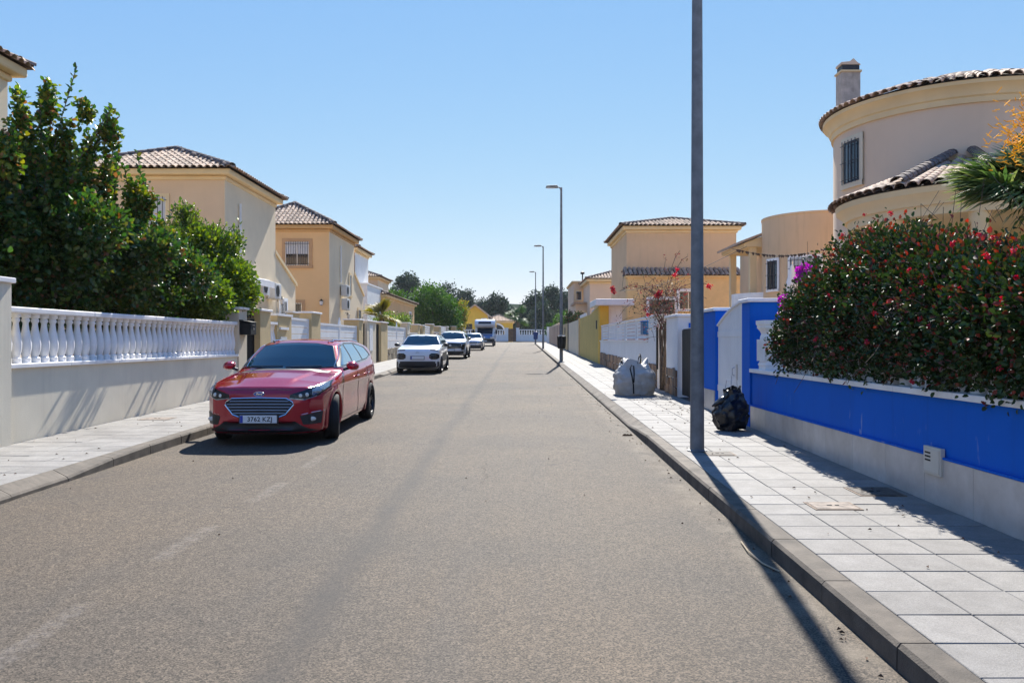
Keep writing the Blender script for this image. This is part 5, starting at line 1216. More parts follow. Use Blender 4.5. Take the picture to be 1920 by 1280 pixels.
for sx in (-1, 1):
    f = lambda L: [(sx * a, b) for a, b in L]
    o = c3.patch('headlight', m_lens, f([(.62, .84), (.86, .90)]), f([(.60, .94), (.84, .98)]), 'f', .010, 10, 4); o2 = c3.patch('lamp_claw', m_hous, f([(.62, .52), (.80, .52)]), f([(.68, .86), (.86, .88)]), 'f', .008, 8, 8); 
    if sx < 0: o.data.flip_normals(); o2.data.flip_normals()
    m_ = c3.mb(MB().lathe([(0, -.1), (.07, -.08), (.1, 0), (.07, .05), (0, .06)], (0, 0, 0), 10, axis='y'), 'side_mirror', m_dark, smooth=True); m_.location = (sx * 1.0, 1.45, 1.16); m_.scale = (1.2, 1, .9)
q, g = c3.ray([(0, .78)], 'f'); c3.mb(MB().lathe([(0, -.02), (.07, -.015), (.08, .01)], tuple(q[0]), 6, axis='y'), 'shield_emblem', m_alu)
c3.plate(0, .52, '', .50, .11)
for x_, y_ in ((.82, .88), (-.82, .88), (.82, 3.55), (-.82, 3.55)): c3.wheel(x_, y_, .36, .22, 5)
c3.mb(MB().box(-.8, .8, .3, 4.2, .2, .34), 'underbody', m_dark)

# ---- silver saloon
c4 = Car(make_sdf(sc3(SIDE2, 1.03, .90), sc3(GREEN2, 1.0, .97), sc3(PLAN2, 1.0, 1.02), sc3(SECT2, 1.0, .9), sc3(GSECT2, 1, .97), (.84, 3.45), .31), (-3.9, 68.5, gz(68.5)), 'older silver hatchback between the crossover and the motorhome', 'car')
c4.body(m_silver, (-.92, -.1, .12), (.92, 4.4, 1.55), .05)
c4.patch('windshield', m_cglass, [(-.70, 1.05), (0, 1.03), (.70, 1.05)], [(-.55, 1.36), (0, 1.40), (.55, 1.36)], 'f', .008, 14, 6)
for vw in ('r', 'l'): c4.patch('side_window', m_cglass, [(1.35, 1.05), (3.5, 1.09)], [(1.7, 1.32), (2.8, 1.36), (3.3, 1.32)], vw, .006, 14, 5)
c4.patch('grille', m_dark, [(-.40, .62), (.40, .62)], [(-.42, .70), (.42, .70)], 'f', .008, 12, 3); c4.patch('bumper', m_dark, [(-.7, .28), (.7, .28)], [(-.7, .44), (.7, .44)], 'f', .008, 12, 3)
for sx in (-1, 1):
    o = c4.patch('headlight', m_lens, [(sx * .46, .60), (sx * .74, .62)], [(sx * .48, .72), (sx * .74, .75)], 'f', .008, 8, 4)
    if sx < 0: o.data.flip_normals()
    m_ = c4.mb(MB().lathe([(0, -.08), (.07, -.06), (.08, 0), (0, .05)], (0, 0, 0), 10, axis='y'), 'side_mirror', m_silver, smooth=True); m_.location = (sx * .92, 1.35, 1.03)
c4.plate(0, .5, '', .50, .11)
for x_, y_ in ((.76, .84), (-.76, .84), (.76, 3.45), (-.76, 3.45)): c4.wheel(x_, y_, .31, .19, 6, rim=m_rimlight)
c4.mb(MB().box(-.75, .75, .3, 4.0, .15, .3), 'underbody', m_dark)

# ---- motorhome
MS = [(.03, .35), (.0, .6), (.05, .95), (.25, 1.12), (.75, 1.28), (1.0, 1.4), (1.5, 2.0), (1.55, 2.05), (6.5, 2.05), (6.5, .4), (.6, .3)]
m5 = lambda x, y, z: (lambda ax: smin(smax(smax(poly(y - .05 * ax ** 2, z, MS), ax - .98, .12), poly(ax, y, [(0, -.01), (.6, .02), (.9, .2), (1.0, .6), (1.0, 2), (0, 2.2), (-1, 1.5), (-.9, .2)]) + 0 * z, .1),
    smax(np.maximum(poly(y, z, [(.75, 2.12), (.66, 2.3), (.78, 2.62), (1.1, 2.84), (6.3, 2.88), (6.35, .5), (1.9, .5), (1.9, 1.95), (1.0, 1.98)]), -9) , ax - 1.1, .18), .03))(np.abs(x))
mh = Car(m5, (-3.75, 88.5, gz(88.5)), 'white motorhome with overcab nose and blue cab, last vehicle on the left', 'motorhome', 'parked_motorhome', None)
mh.body(m_carw, (-1.2, -.15, .2), (1.2, 6.6, 3.0), .07)
mh.patch('windshield', m_cglass, [(-.80, 1.30), (.80, 1.30)], [(-.82, 1.92), (.82, 1.92)], 'f', .02, 14, 8)
mh.patch('bonnet', car_paint('blue_car_paint', (.06, .16, .34), .3), [(-.84, .80), (.84, .80)], [(-.80, 1.24), (.80, 1.24)], 'f', .02, 14, 8)
mh.patch('bumper', m_dark, [(-.88, .34), (.88, .34)], [(-.88, .78), (.88, .78)], 'f', .02, 14, 5)
mh.patch('overcab_window', m_hous, [(-.70, 2.36), (.70, 2.36)], [(-.66, 2.60), (.66, 2.60)], 'f', .02, 14, 4)
for sx in (-1, 1):
    q, g = mh.ray([(sx * .68, .88)], 'f'); mh.mb(MB().lathe([(0, -.05), (.12, -.04), (.15, .02)], tuple(q[0]), 12, axis='y'), 'headlight', m_fogl, smooth=True)
    mh.mb(MB().box(sx * 1.12, sx * 1.34, .95, 1.1, 1.3, 1.75), 'side_mirror', m_dark, bevel=.02); mh.mb(MB().tube([(sx * .95, 1.1, 1.4), (sx * 1.2, 1.03, 1.5)], .03, 5), 'mirror_arm', m_dark)
mh.plate(0, .55, '', .52, .11, .04)
mh.mb(MB().box(-.5, .1, 3.0, 3.6, 2.9, 2.98), 'roof_hatch', m_white, bevel=.01); mh.mb(MB().tube([(.3, 2.2, 2.85), (.3, 2.2, 3.4)], .03, 5), 'aerial', m_alu)
for x_, y_ in ((.9, .95), (-.9, .95), (.9, 4.9), (-.9, 4.9)): mh.wheel(x_, y_, .34, .22, 6, rim=m_rimlight)
mh.mb(MB().box(-.95, .95, .4, 6.4, .3, .5), 'underbody', m_dark)
# small scooter in front of the motorhome
sct = thing('scooter', 'small dark scooter parked just in front of the motorhome', 'scooter', (-2.75, 86, gz(86)))
b = MB().tube([(-2.75, 86, gz(86) + .3), (-2.75, 86.15, gz(86) + .75), (-2.75, 86.2, gz(86) + 1.0)], .05, 6).tube([(-2.75, 86.1, gz(86) + .3), (-2.75, 86.8, gz(86) + .3), (-2.75, 87.1, gz(86) + .6), (-2.75, 86.6, gz(86) + .75)], .09, 6); b.build('frame', m_dark, sct)
MB().tube([(-3.05, 86.2, gz(86) + 1.02), (-2.45, 86.2, gz(86) + 1.02)], .02, 5).build('handlebar', m_black, sct); MB().box(-2.87, -2.63, 86, 86.08, gz(86) + .8, gz(86) + 1.0).build('headlight', m_fogl, sct, bevel=.02)
for yy in (86.0, 87.15): MB().lathe([(.2, -.05), (.25, -.04), (.26, 0), (.25, .04), (.2, .05), (.05, .03), (.05, -.03), (.2, -.05)], (-2.75, yy, gz(yy) + .26), 16, axis='x').build('wheel', m_tyre, sct)

# ---------------------------------------------------------------- street furniture
def lamp_post(x, y, label, h=8.5, r0=.088, r1=.05, arm=True):
    g = gz(y) + .13; t = thing('street_lamp', label, 'street lamp', (x, y, g), 'street lamps on the right pavement')
    MB().lathe([(r0 * 1.0, -.05), (r0, .0), (r0 * .98, .3), (r1, h), (0, h + .01)], (x, y, g), 20).build('pole', m_grey, t, smooth=True)
    MB().lathe([(r0 + .035, .0), (r0 + .035, .012), (r0 + .002, .02)], (x, y, g), 20).build('base_ring', m_grey, t)
    MB().box(x - .03, x + .03, y + r0 * .9, y + r0 + .008, g + .5, g + .85).build('service_door', m_grey, t)
    MB().tube([(x, y, g + h - .12), (x - .12, y, g + h + .02), (x - .25, y, g + h + .02)], .03, 8).build('arm', m_grey, t)
    hd = MB().prism([(x - .15, y - .14, g + h - .02), (x - .20, y - .16, g + h + .10), (x - .72, y - .13, g + h + .08), (x - .76, y - .10, g + h)], (0, .28, 0)).build('lamp_head', m_grey, t, bevel=.02)
    MB().box(x - .7, x - .3, y - .09, y + .09, g + h - .035, g + h - .0).build('lamp_glass', m_blind, t)
    return t
lamp_post(2.20, 10.4, 'nearest grey street lamp, its pole crossing the whole picture height', 8.9)
lamp_post(2.02, 41.0, 'second grey street lamp with its head fully visible')
lamp_post(1.92, 69.5, 'third street lamp, middle of the three distant ones')
lamp_post(1.86, 100, 'fourth street lamp, farthest and shortest looking')
t = thing('litter_bin', 'dark litter bin strapped to the second street lamp', 'bin', (2.02, 40.85, 1.3)); MB().lathe([(.17, 0), (.2, .1), (.22, .6), (.0, .62)], (2.02, 40.74, gz(41) + .75), 14).build('bin_body', m_black, t); MB().box(1.85, 2.2, 40.86, 40.9, gz(41) + 1.35, gz(41) + 1.42).build('strap', m_alu, t)
t = thing('litter_bin', 'blue litter bin strapped to the farthest street lamp', 'bin', (1.86, 99.8, 2.3)); MB().lathe([(.22, 0), (.26, .1), (.28, .9), (.0, .95)], (1.86, 99.6, gz(100) + .6), 12).build('bin_body', mat('bin_blue', (.02, .06, .2), .5), t)

def crumple(v, amp, sc, seed=0):
    from mathutils import noise as mn
    out = []
    for p in v:
        n = mn.noise_vector(Vector(p) * sc + Vector((seed, seed, seed))); n2 = mn.noise_vector(Vector(p) * sc * 3.1 + Vector((seed, 7, 3)))
        out.append(Vector(p) + n * amp + n2 * amp * .4)
    return np.array(out)
# builder bag
def big_bag():
    x0, y0, g = 2.68, 19.6, gz(19.6) + .13
    t = thing('builder_bag', 'big white woven rubble sack with black straps slumped on the pavement', 'sack', (x0, y0, g)); S, Rn = 72, 40; v = []; f = []
    for j in range(Rn):
        h = j / (Rn - 1)
        for i in range(S):
            a = 2 * math.pi * i / S; c, s = math.cos(a), math.sin(a); k = .72 + .28 * sstep(0, .5, 1 - abs(h - .35))
            w = (abs(c) ** 3.2 + abs(s) ** 3.2) ** (-1 / 3.2); rad = .40 * w * (1.0 + .14 * math.sin(min(h, .8) / .8 * math.pi) - .30 * max(0, h - .6) / .4)
            z = .80 * h if h < .8 else .64 + .12 * (h - .8) / .2 * (1 + .8 * math.sin(3 * a + 1)); v.append((c * rad * 1.05, s * rad, z))
    for j in range(Rn - 1):
        for i in range(S): f.append((j * S + i, j * S + (i + 1) % S, (j + 1) * S + (i + 1) % S, (j + 1) * S + i))
    n = len(v); v.append((0.05, 0, .60)); f += [((Rn - 1) * S + i, (Rn - 1) * S + (i + 1) % S, n) for i in range(S)]
    v = np.array(v); w = crumple(v, .045, 5.5, 3); w = crumple(w, .014, 17, 4); w[:, 2] = np.where(v[:, 2] < .03, v[:, 2], w[:, 2]); w[:, 2] = np.maximum(w[:, 2], 0)
    me = MB().add(w + np.array((x0, y0, g)), f); me.build('sack', m_sack, t, smooth='full')
    for pts in ([(-.08, -.45, .05), (-.09, -.47, .25), (-.12, -.46, .45), (-.16, -.45, .62), (-.13, -.44, .70), (-.08, -.44, .68), (-.07, -.46, .5), (-.08, -.47, .3)], [(-.34, -.15, .60), (-.33, -.12, .78), (-.30, -.02, .82), (-.28, .05, .72)], [(.02, -.3, .68), (.06, -.28, .86), (.1, -.2, .95), (.13, -.12, .86), (.12, -.05, .68)], [(.30, .1, .6), (.26, .14, .84), (.2, .2, .82), (.16, .22, .62)]):
        MB().tube([(x0 + a, y0 + b, g + c) for a, b, c in pts], .016, 5).build('strap', m_black if pts[0][0] < .29 else m_sack, t, smooth='full')
m_sack = mat('woven_sack', (.52, .50, .46), .6, .08, 6, .5, 120, transl=.15)
big_bag()
def bin_bag():
    x0, y0, g = 3.17, 12.55, gz(12.55) + .13; t = thing('rubbish_bag', 'tied black plastic rubbish bag leaning by the blue wall', 'rubbish bag', (x0, y0, g)); S, Rn = 64, 40; v = []; f = []
    for j in range(Rn):
        h = j / (Rn - 1)
        for i in range(S):
            a = 2 * math.pi * i / S; pr = np.interp(h, [0, .04, .3, .6, .78, .88, .93, 1], [.0, .20, .25, .235, .185, .13, .12, .13]); v.append((math.cos(a) * pr * (1 + .06 * math.sin(9 * a + h * 3)), math.sin(a) * pr * .9 * (1 + .05 * math.sin(7 * a)), .70 * h + .03 * h * math.cos(a)))
    for j in range(Rn - 1):
        for i in range(S): f.append((j * S + i, j * S + (i + 1) % S, (j + 1) * S + (i + 1) % S, (j + 1) * S + i))
    v = np.array(v); v[:, 2] *= .88; w = crumple(v, .06, 5, 5) + 0; w = crumple(w, .026, 13, 2); w = crumple(w, .006, 34, 4); w[:, 2] = np.maximum(w[:, 2], .0); MB().add(w + np.array((x0, y0, g)), f).build('bag_body', m_bag, t, smooth=True)
    for k, (dx, dz) in enumerate(((-.28, .44), (-.14, .52))):
        q = MB(); vv = []
        for j in range(10):
            for i in range(8):
                a = i / 8 * 6.283; r = .05 * math.sin(j / 9 * 3.14) + .012; vv.append((dx * j / 9 * 1.0 + .0, math.cos(a) * r, dz + .04 + math.sin(a) * r - .12 * (j / 9) ** 2))
        ff = [(j * 8 + i, j * 8 + (i + 1) % 8, (j + 1) * 8 + (i + 1) % 8, (j + 1) * 8 + i) for j in range(9) for i in range(8)]
        q.add(crumple(vv, .02, 15, k) + np.array((x0 - .02, y0 - .05, g)), ff).build('bag_ear', m_bag, t, smooth='full')
    MB().tube([(x0 - .1, y0 - .02, g + .62), (x0 - .08, y0 - .02, g + .75), (x0 + .07, y0 - .02, g + .76), (x0 + .09, y0, g + .62)], .006, 4).tube([(x0 - .01, y0, g + .62), (x0 - .0, y0, g + .82)], .006, 4).build('wire_handle', m_alu, t)
m_bag = mat('black_plastic_film', (.008, .009, .013), .28, .2, 8, .4, 30, spec=.6)
bin_bag()
w = MB(); bulbs = []
a, b = at(1372, 466, 22), at(1600, 452, 19)
pts = [a.lerp(b, i / 30) + Vector((0, 0, -.25 * math.sin(math.pi * i / 30))) for i in range(31)]
t = thing('wire_garland', 'thin wire with small dark leaves strung before the apricot house', 'garland', tuple(a)); MB().tube(pts, .006, 4).build('wire', m_bar, t)
q = MB()
for i in range(1, 20):
    for k in range(2):
        p = pts[i].lerp(pts[i + 1], random.random()); s = random.uniform(.04, .08); q.add([p + Vector((-s * .5, 0, 0)), p + Vector((0, 0, .02)), p + Vector((s * .6, 0, -.01)), p + Vector((0, 0, -s))], [(0, 1, 2, 3)])
q.build('leaves', m_bark, t, kind='stuff')
t = thing('power_cable', 'thin cable crossing behind the near lamp post to the tan tower house', 'cable', (3, 15, 4.5))
a, b = at(1160, 545, 40), at(1400, 462, 22); MB().tube([a.lerp(b, i / 20) + Vector((0, 0, -.3 * math.sin(math.pi * i / 20))) for i in range(21)], .008, 4).build('wire', m_bar, t)
for s_, (p0, p1) in []:
    t = thing('power_cable', 'thin cable stretched between the tan and the orange house', 'cable', p0); MB().tube([Vector(p0).lerp(Vector(p1), i / 16) + Vector((.3 * math.sin(math.pi * i / 16), 0, -.25 * math.sin(math.pi * i / 16))) for i in range(17)], .01, 4).build('wire', m_bar, t)

# ---------------------------------------------------------------- plants
def leaf_mesh(P, D, Nn, size, aspect=.5, fold=.25):
    """P bases, D directions, Nn leaf normals; kite leaves folded along the rib -> (v, f) of triangles"""
    n = len(P); D = D / np.linalg.norm(D, axis=1)[:, None]; S = np.cross(D, Nn); S /= np.maximum(np.linalg.norm(S, axis=1), 1e-6)[:, None]; U = np.cross(S, D)
    size = np.asarray(size).reshape(-1, 1) * np.ones((n, 1)); w = size * aspect * .5
    v = np.empty((n, 4, 3)); v[:, 0] = P; v[:, 1] = P + D * size * .45 - S * w + U * w * fold * 2; v[:, 2] = P + D * size - U * size * .12; v[:, 3] = P + D * size * .45 + S * w + U * w * fold * 2
    if aspect < .7: b = np.arange(n)[:, None] * 4; f = np.concatenate([b + [0, 1, 2], b + [0, 2, 3]]); return v.reshape(-1, 3), f
    v = np.empty((n, 6, 3)); up = U * w * fold * 1.6                     # rounder leaf, two shoulders a side
    v[:, 0] = P; v[:, 1] = P + D * size * .28 - S * w * .85 + up; v[:, 2] = P + D * size * .68 - S * w * .85 + up * .7; v[:, 3] = P + D * size - U * size * .12; v[:, 4] = P + D * size * .68 + S * w * .85 + up * .7; v[:, 5] = P + D * size * .28 + S * w * .85 + up
    b = np.arange(n)[:, None] * 6; f = np.concatenate([b + [0, 1, 2], b + [0, 2, 3], b + [0, 3, 4], b + [0, 4, 5]]); return v.reshape(-1, 3), f
def rdir(n, up=0.0):
    d = rng.normal(size=(n, 3)); d[:, 2] += up; return d / np.linalg.norm(d, axis=1)[:, None]
def blob_points(blobs, n_cl, per, sig, shell=.72):
    """leaf clumps: centres near the blobs' surface, leaves scattered round them"""
    bl = np.array(blobs, float); wts = (bl[:, 3] * bl[:, 4] + bl[:, 4] * bl[:, 5] + bl[:, 3] * bl[:, 5]); idx = rng.choice(len(bl), n_cl, p=wts / wts.sum())
    d = rdir(n_cl); r = rng.uniform(shell, 1.06, (n_cl, 1)); c = bl[idx, :3] + d * bl[idx, 3:] * r
    P = np.repeat(c, per, 0) + rng.normal(size=(n_cl * per, 3)) * sig; Dr = np.repeat(d, per, 0); return P, Dr, c, d
def shoots(starts, dirs, ln, n_leaf, size, spread=1.0):
    P, D = [], []; stems = MB()
    for s0, d0, L in zip(starts, dirs, ln):
        s0 = Vector(s0); d = Vector(d0).normalized(); side = d.cross(Vector((0, 1, .1))).normalized(); b2 = d.cross(side); pts = [s0]
        bend = Vector((random.gauss(0, .12), random.gauss(0, .12), 0))
        for i in range(n_leaf):
            t = (i + .5) / n_leaf; p = s0 + d * L * t + bend * t * t * L; a = i * 2.4; o = (side * math.cos(a) + b2 * math.sin(a)); P.append(p); D.append(o * spread + d * (.5 + .5 * t))
        stems.tube([s0, s0 + d * L * .5 + bend * .25 * L, s0 + d * L + bend * L], .008, 4)
    return np.array(P), np.array([tuple(q) for q in D]), stems
def limbs(t, base, tips, r, m=None, name='trunk'):
    mb = MB(); base = Vector(base)
    for tp in tips:
        tp = Vector(tp); mid = base.lerp(tp, .45) + Vector((random.uniform(-.1, .1), random.uniform(-.1, .1), .1)) * (tp - base).length * .3
        mb.tube([base, base.lerp(mid, .5), mid, tp], r, 7, r * .25)
    return mb.build(name, m or m_bark, t, smooth='full')
def crown(t, m, blobs, n_cl, per, sig, size, up=.3, aspect=.55, shell=.72, name='crown', extra=None, clip=None, out=1.2):
    P, Dr, c, d = blob_points(blobs, n_cl, per, sig, shell)
    D = rdir(len(P)) + Dr * out + np.array((0, 0, up)); N = rdir(len(P), .9) + Dr * .6
    if clip is not None: k = clip(P); P, D, N = P[k], D[k], N[k]
    v, f = leaf_mesh(P, D, N, size * rng.uniform(.6, 1.25, len(P)), aspect)
    if extra is not None: f = np.vstack([f, extra[1] + len(v)]); v = np.vstack([v, extra[0]])
    return raw_mesh(name, v - np.array(wloc(t)), f, m, t, kind='stuff')
G1 = [((0.019, 0.051, 0.014), .25), ((0.032, 0.081, 0.017), .3), ((0.051, 0.111, 0.021), .25), ((0.093, 0.145, 0.025), .13), ((0.128, 0.128, 0.025), .05), ((0.136, 0.060, 0.025), .02)]
m_leafA = mat('glossy_leaf', (.03, .07, .02), .34, islands=G1, transl=.3, spec=.55)
G2 = [((0.053, 0.106, 0.018), .3), ((0.090, 0.156, 0.022), .35), ((0.150, 0.225, 0.030), .25), ((0.225, 0.275, 0.040), .1)]
m_leafB = mat('bright_leaf', (.05, .1, .02), .38, islands=G2, transl=.28, spec=.5)
G3 = [((0.013, 0.032, 0.009), .3), ((0.024, 0.053, 0.012), .3), ((0.041, 0.075, 0.017), .2), ((0.064, 0.090, 0.022), .08), ((0.075, 0.053, 0.022), .05), ((0.165, 0.038, 0.026), .04), ((0.225, 0.045, 0.030), .03)]
m_leafC = mat('bougainvillea_leaf', (.03, .06, .02), .5, islands=G3, transl=.12, spec=.3)
m_pine = mat('pine_needles', (.03, .05, .03), .8, islands=[((.022, .042, .026), .4), ((.035, .062, .034), .4), ((.05, .08, .04), .2)], transl=.1)
m_tree2 = mat('mid_tree_leaf', (.04, .1, .02), .6, islands=[((.025, .07, .012), .4), ((.05, .12, .018), .4), ((.09, .18, .025), .2)], transl=.25)
m_yel = mat('yellow_leaf', (.2, .2, .03), .6, islands=[((.12, .15, .02), .4), ((.25, .24, .03), .4), ((.34, .28, .05), .2)], transl=.3)
m_flower = mat('red_bracts', (.5, .02, .03), .6, islands=[((.42, .012, .03), .5), ((.58, .035, .035), .3), ((.52, .03, .10), .2)], transl=.25)
m_magenta = mat('magenta_bracts', (.45, .03, .40), .6, .1, transl=.3)

# big glossy tree over the balustrade
tA = thing('garden_tree', 'large dark glossy leaved tree with upright shoots over the balustrade', 'tree', (-8.6, 14.5, gz(14)))
def column(px, y0, y1, Y, r):
    a, b = at(px, y0, Y), at(px, y1, Y); return (a.x, Y, (a.z + b.z) / 2, r, r, (a.z - b.z) / 2)
cols = [column(*c) for c in ((88, 145, 250, 14, .10), (92, 230, 400, 14, .16), (48, 215, 400, 13.5, .17), (38, 175, 260, 13, .06), (124, 188, 400, 14, .07), (148, 290, 420, 14.5, .13), (207, 212, 285, 15, .15), (198, 270, 420, 15, .06), (160, 182, 240, 14.6, .08), (163, 230, 400, 14.6, .05), (250, 335, 480, 16, .18), (275, 340, 420, 16, .12), (300, 410, 520, 17, .2), (5, 230, 360, 12.6, .2), (228, 400, 480, 15.5, .16))]
bl = [(-7.75, 14.0, 3.35, .75, .7, .75), (-8.3, 13.4, 3.6, .7, .7, .75), (-7.2, 15.8, 3.1, .5, .7, .7), (-6.75, 15.6, 3.3, .28, .7, .35), (-6.8, 17.5, 3.0, .3, .6, .4), (-7.1, 14.0, 3.5, .35, .8, .45), (-7.5, 17.2, 3.3, .6, .7, .6), (-8.9, 12.0, 3.0, 1.3, 1.5, 1.35), (-8.6, 14.2, 3.2, 1.5, 1.7, 1.5), (-8.7, 13.0, 3.6, 1.1, 1.2, .95), (-8.45, 16.6, 2.85, 1.15, 1.5, 1.05), (-8.6, 15.5, 3.1, 1.0, 1.2, .9), (-8.25, 18.0, 2.55, .9, 1.2, .9), (-9.3, 11.0, 3.2, 1.2, 1.2, 1.1)]
st, dr, ln = [], [], []
for px, py, Y, L in ((90, 290, 14, 1.3), (55, 300, 13.2, .9), (120, 330, 13.8, 1.1), (150, 300, 14.6, .8), (165, 330, 15, 1.2), (215, 330, 15.5, 1.1), (200, 370, 15.5, 1.2), (250, 390, 16, 1.0), (265, 400, 16.3, 1.0), (30, 320, 12.8, .8), (290, 440, 17, .8), (75, 360, 13.5, 1.2), (185, 400, 15, 1.1), (105, 360, 14.2, 1.4), (230, 430, 16, 1.1), (300, 470, 17.5, .8)):
    for k in range(2):
        p = at(px + random.gauss(0, 6), py + random.gauss(0, 14), Y); st.append(p + Vector((0, 0, -.5))); dr.append((random.gauss(.03, .13), random.gauss(0, .13), 1)); ln.append(L * random.uniform(.75, 1.1) + .45 if k == 0 else L * random.uniform(.4, .9) + .3)
P_, D_, stems = shoots(st, dr, ln, 46, .08)
ex = leaf_mesh(P_, D_ + rdir(len(P_)) * .25, rdir(len(P_), 1.2), .10 * rng.uniform(.7, 1.2, len(P_)), .7)
crown(tA, m_leafA, bl, 5600, 14, .085, .098, extra=ex, shell=.45, aspect=.72, clip=lambda P: (P[:, 2] > 2.02 + .12 * np.sin(P[:, 1] * 3.0)) | (P[:, 0] < -7.15))
crown(tA, mat('young_leaf', (.1, .1, .03), .45, islands=[((.035, .09, .02), .35), ((.07, .15, .025), .25), ((.16, .22, .03), .25), ((.26, .24, .04), .1), ((.25, .12, .05), .05)], transl=.3, spec=.35), cols, 1150, 9, .05, .098, shell=.2, aspect=.72, name='young_growth', out=.5)
stems.build('shoots', m_bark, tA, kind='stuff')
limbs(tA, (-8.7, 14.2, .2), [(-8.9, 12.2, 3.6), (-8.6, 14.4, 4.3), (-8.4, 16.5, 3.6), (-8.2, 17.8, 3.1), (-9.3, 11.4, 3.8)], .12)
tB = thing('garden_tree', 'rounded bright green tree between the glossy tree and the tan house', 'tree', (-7.85, 20.6, gz(20)))
bl = [column(*c) for c in ((345, 385, 500, 20.4, .15), (360, 400, 500, 20.5, .14), (392, 425, 520, 20.6, .2), (440, 430, 560, 21.2, .16), (320, 430, 560, 20, .2), (425, 450, 560, 20.8, .2))] + [(-7.95, 20.6, 2.9, 1.05, 1.2, 1.15), (-7.95, 20.4, 3.6, .7, .9, .8), (-7.75, 21.6, 2.6, .7, .8, .8), (-7.8, 19.6, 2.7, .8, .9, .9), (-6.95, 20.6, 2.9, .35, .8, .6), (-7.0, 19.2, 2.6, .3, .7, .35)]
st, dr, ln = [], [], []
for i in range(46): a = random.uniform(0, 6.28); r = random.uniform(0, .8); st.append((-8.0 + r * math.cos(a), 20.4 + r * math.sin(a), 4.3 - r * .7)); dr.append((math.cos(a) * r * .6, math.sin(a) * r * .6, 1)); ln.append(random.uniform(.3, .75))
P_, D_, stems = shoots(st, dr, ln, 20, .07); ex = leaf_mesh(P_, D_, rdir(len(P_), 1), .085 * rng.uniform(.7, 1.2, len(P_)), .5)
crown(tB, m_leafB, bl, 2900, 14, .085, .092, aspect=.72, extra=ex, clip=lambda P: (P[:, 2] > 2.0) | (P[:, 0] < -7.1)); stems.build('shoots', m_bark, tB, kind='stuff')
limbs(tB, (-7.95, 20.5, .3), [(-8, 20.3, 4.0), (-7.7, 21.4, 3.0), (-7.9, 19.6, 3.1)], .09)

# bougainvillea over the blue wall
tC = thing('bougainvillea_hedge', 'dense bougainvillea hedge with red flowers over the blue wall', 'hedge', (3.9, 8.5, 1.2))
bl = [(4.05, 10.9, 2.0, .55, .8, .62), (4.15, 10.0, 2.25, .6, .8, .6), (4.1, 9.2, 2.3, .55, .8, .6), (4.1, 8.5, 2.15, .6, .8, .6), (4.05, 7.6, 1.95, .6, .8, .6), (4.05, 6.8, 1.8, .6, .8, .56), (4.0, 5.8, 1.7, .55, .8, .5), (4.0, 4.8, 1.65, .55, .8, .5), (3.9, 11.5, 1.75, .4, .5, .5), (4.0, 9.5, 1.6, .55, 2.2, .5), (4.0, 6.5, 1.5, .55, 2.4, .45), (3.9, 11.2, 2.0, .3, .35, .3)]
bl += [(3.78, y_ + random.uniform(-.15, .15), 1.62 + random.uniform(-.05, .08), .40, .42, .46) for y_ in np.arange(4.0, 11.8, .55)] + [(3.85, y_, 1.75 + .04 * (y_ - 4) + random.uniform(-.08, .08), .42, .42, .42) for y_ in np.arange(4.2, 11.3, .6)]
bl += [(3.70, y_, 1.75, .40, .42, .46) for y_ in (4.2, 4.9, 5.6, 6.3)]
clipC = lambda P: ((P[:, 2] > 1.23 + .05 * np.sin(P[:, 1] * 5.0)) | ((P[:, 2] > 1.1) & (np.sin(P[:, 1] * 2.3) > .75))) & (P[:, 0] > 3.40 - .1 * (P[:, 1] < 7) + .05 * np.sin(P[:, 1] * 4)) & (P[:, 1] < 11.7 + .06 * np.sin(P[:, 2] * 9) - 1.15 * np.clip(P[:, 2] - 1.7, 0, 2))
crown(tC, m_leafC, bl, 12500, 15, .07, .050, clip=clipC, shell=.55, aspect=.72)
crown(tC, mat('bract_leaf', (.2, .05, .03), .5, islands=[((.05, .06, .02), .3), ((.12, .05, .03), .25), ((.24, .055, .035), .25), ((.36, .06, .045), .2)], transl=.2, spec=.3),
      [(3.95, 7.4, 2.05, .5, 1.0, .5), (3.95, 6.2, 1.85, .5, 1.0, .5), (3.95, 5.2, 1.7, .5, .8, .5), (4.1, 9.6, 2.5, .4, .9, .4)], 300, 9, .07, .054, clip=clipC, shell=.85, aspect=.72, name='reddish_growth')
# dry twigs low in the hedge and sticking out
tw = MB()
for i in range(520):
    y = random.uniform(4, 11.4); p = Vector((random.uniform(3.42, 3.7), y, random.uniform(1.28, 2.0))); d = Vector((random.gauss(-.05, .2), random.gauss(0, 1), random.gauss(.2, .4))).normalized(); L = random.uniform(.12, .4)
    tw.tube([p, p + d * L * .5 + Vector((0, 0, random.uniform(-.04, .04))), p + d * L], .0035, 3)
for i in range(90):
    y = random.uniform(5, 11.5); p = Vector((random.uniform(3.8, 4.4), y, random.uniform(2.4, 2.8))); tw.tube([p, p + Vector((random.gauss(0, .1), random.gauss(0, .15), random.uniform(.1, .35)))], .003, 3)
tw.build('twigs', m_twig, tC, kind='stuff')
limbs(tC, (4.1, 9.5, .2), [(4.1, 8, 2.2), (4.1, 10.8, 2.2), (4.05, 9.3, 2.5)], .06); limbs(tC, (4.1, 5.8, .2), [(4.1, 5, 1.8), (4.1, 7, 1.9)], .05)
def flower_me(n, r, s, m, nm):
    P = rdir(n) * rng.uniform(.2, 1, (n, 1)) * r; v, f = leaf_mesh(P, rdir(n) + P / r, rdir(n), s, .8, .4); me = bpy.data.meshes.new(nm); me.from_pydata(v.tolist(), [], f.tolist()); me.materials.append(m); return me
fm1 = [flower_me(26, .032, .032, m_flower, 'flower_cluster') for _ in range(3)]
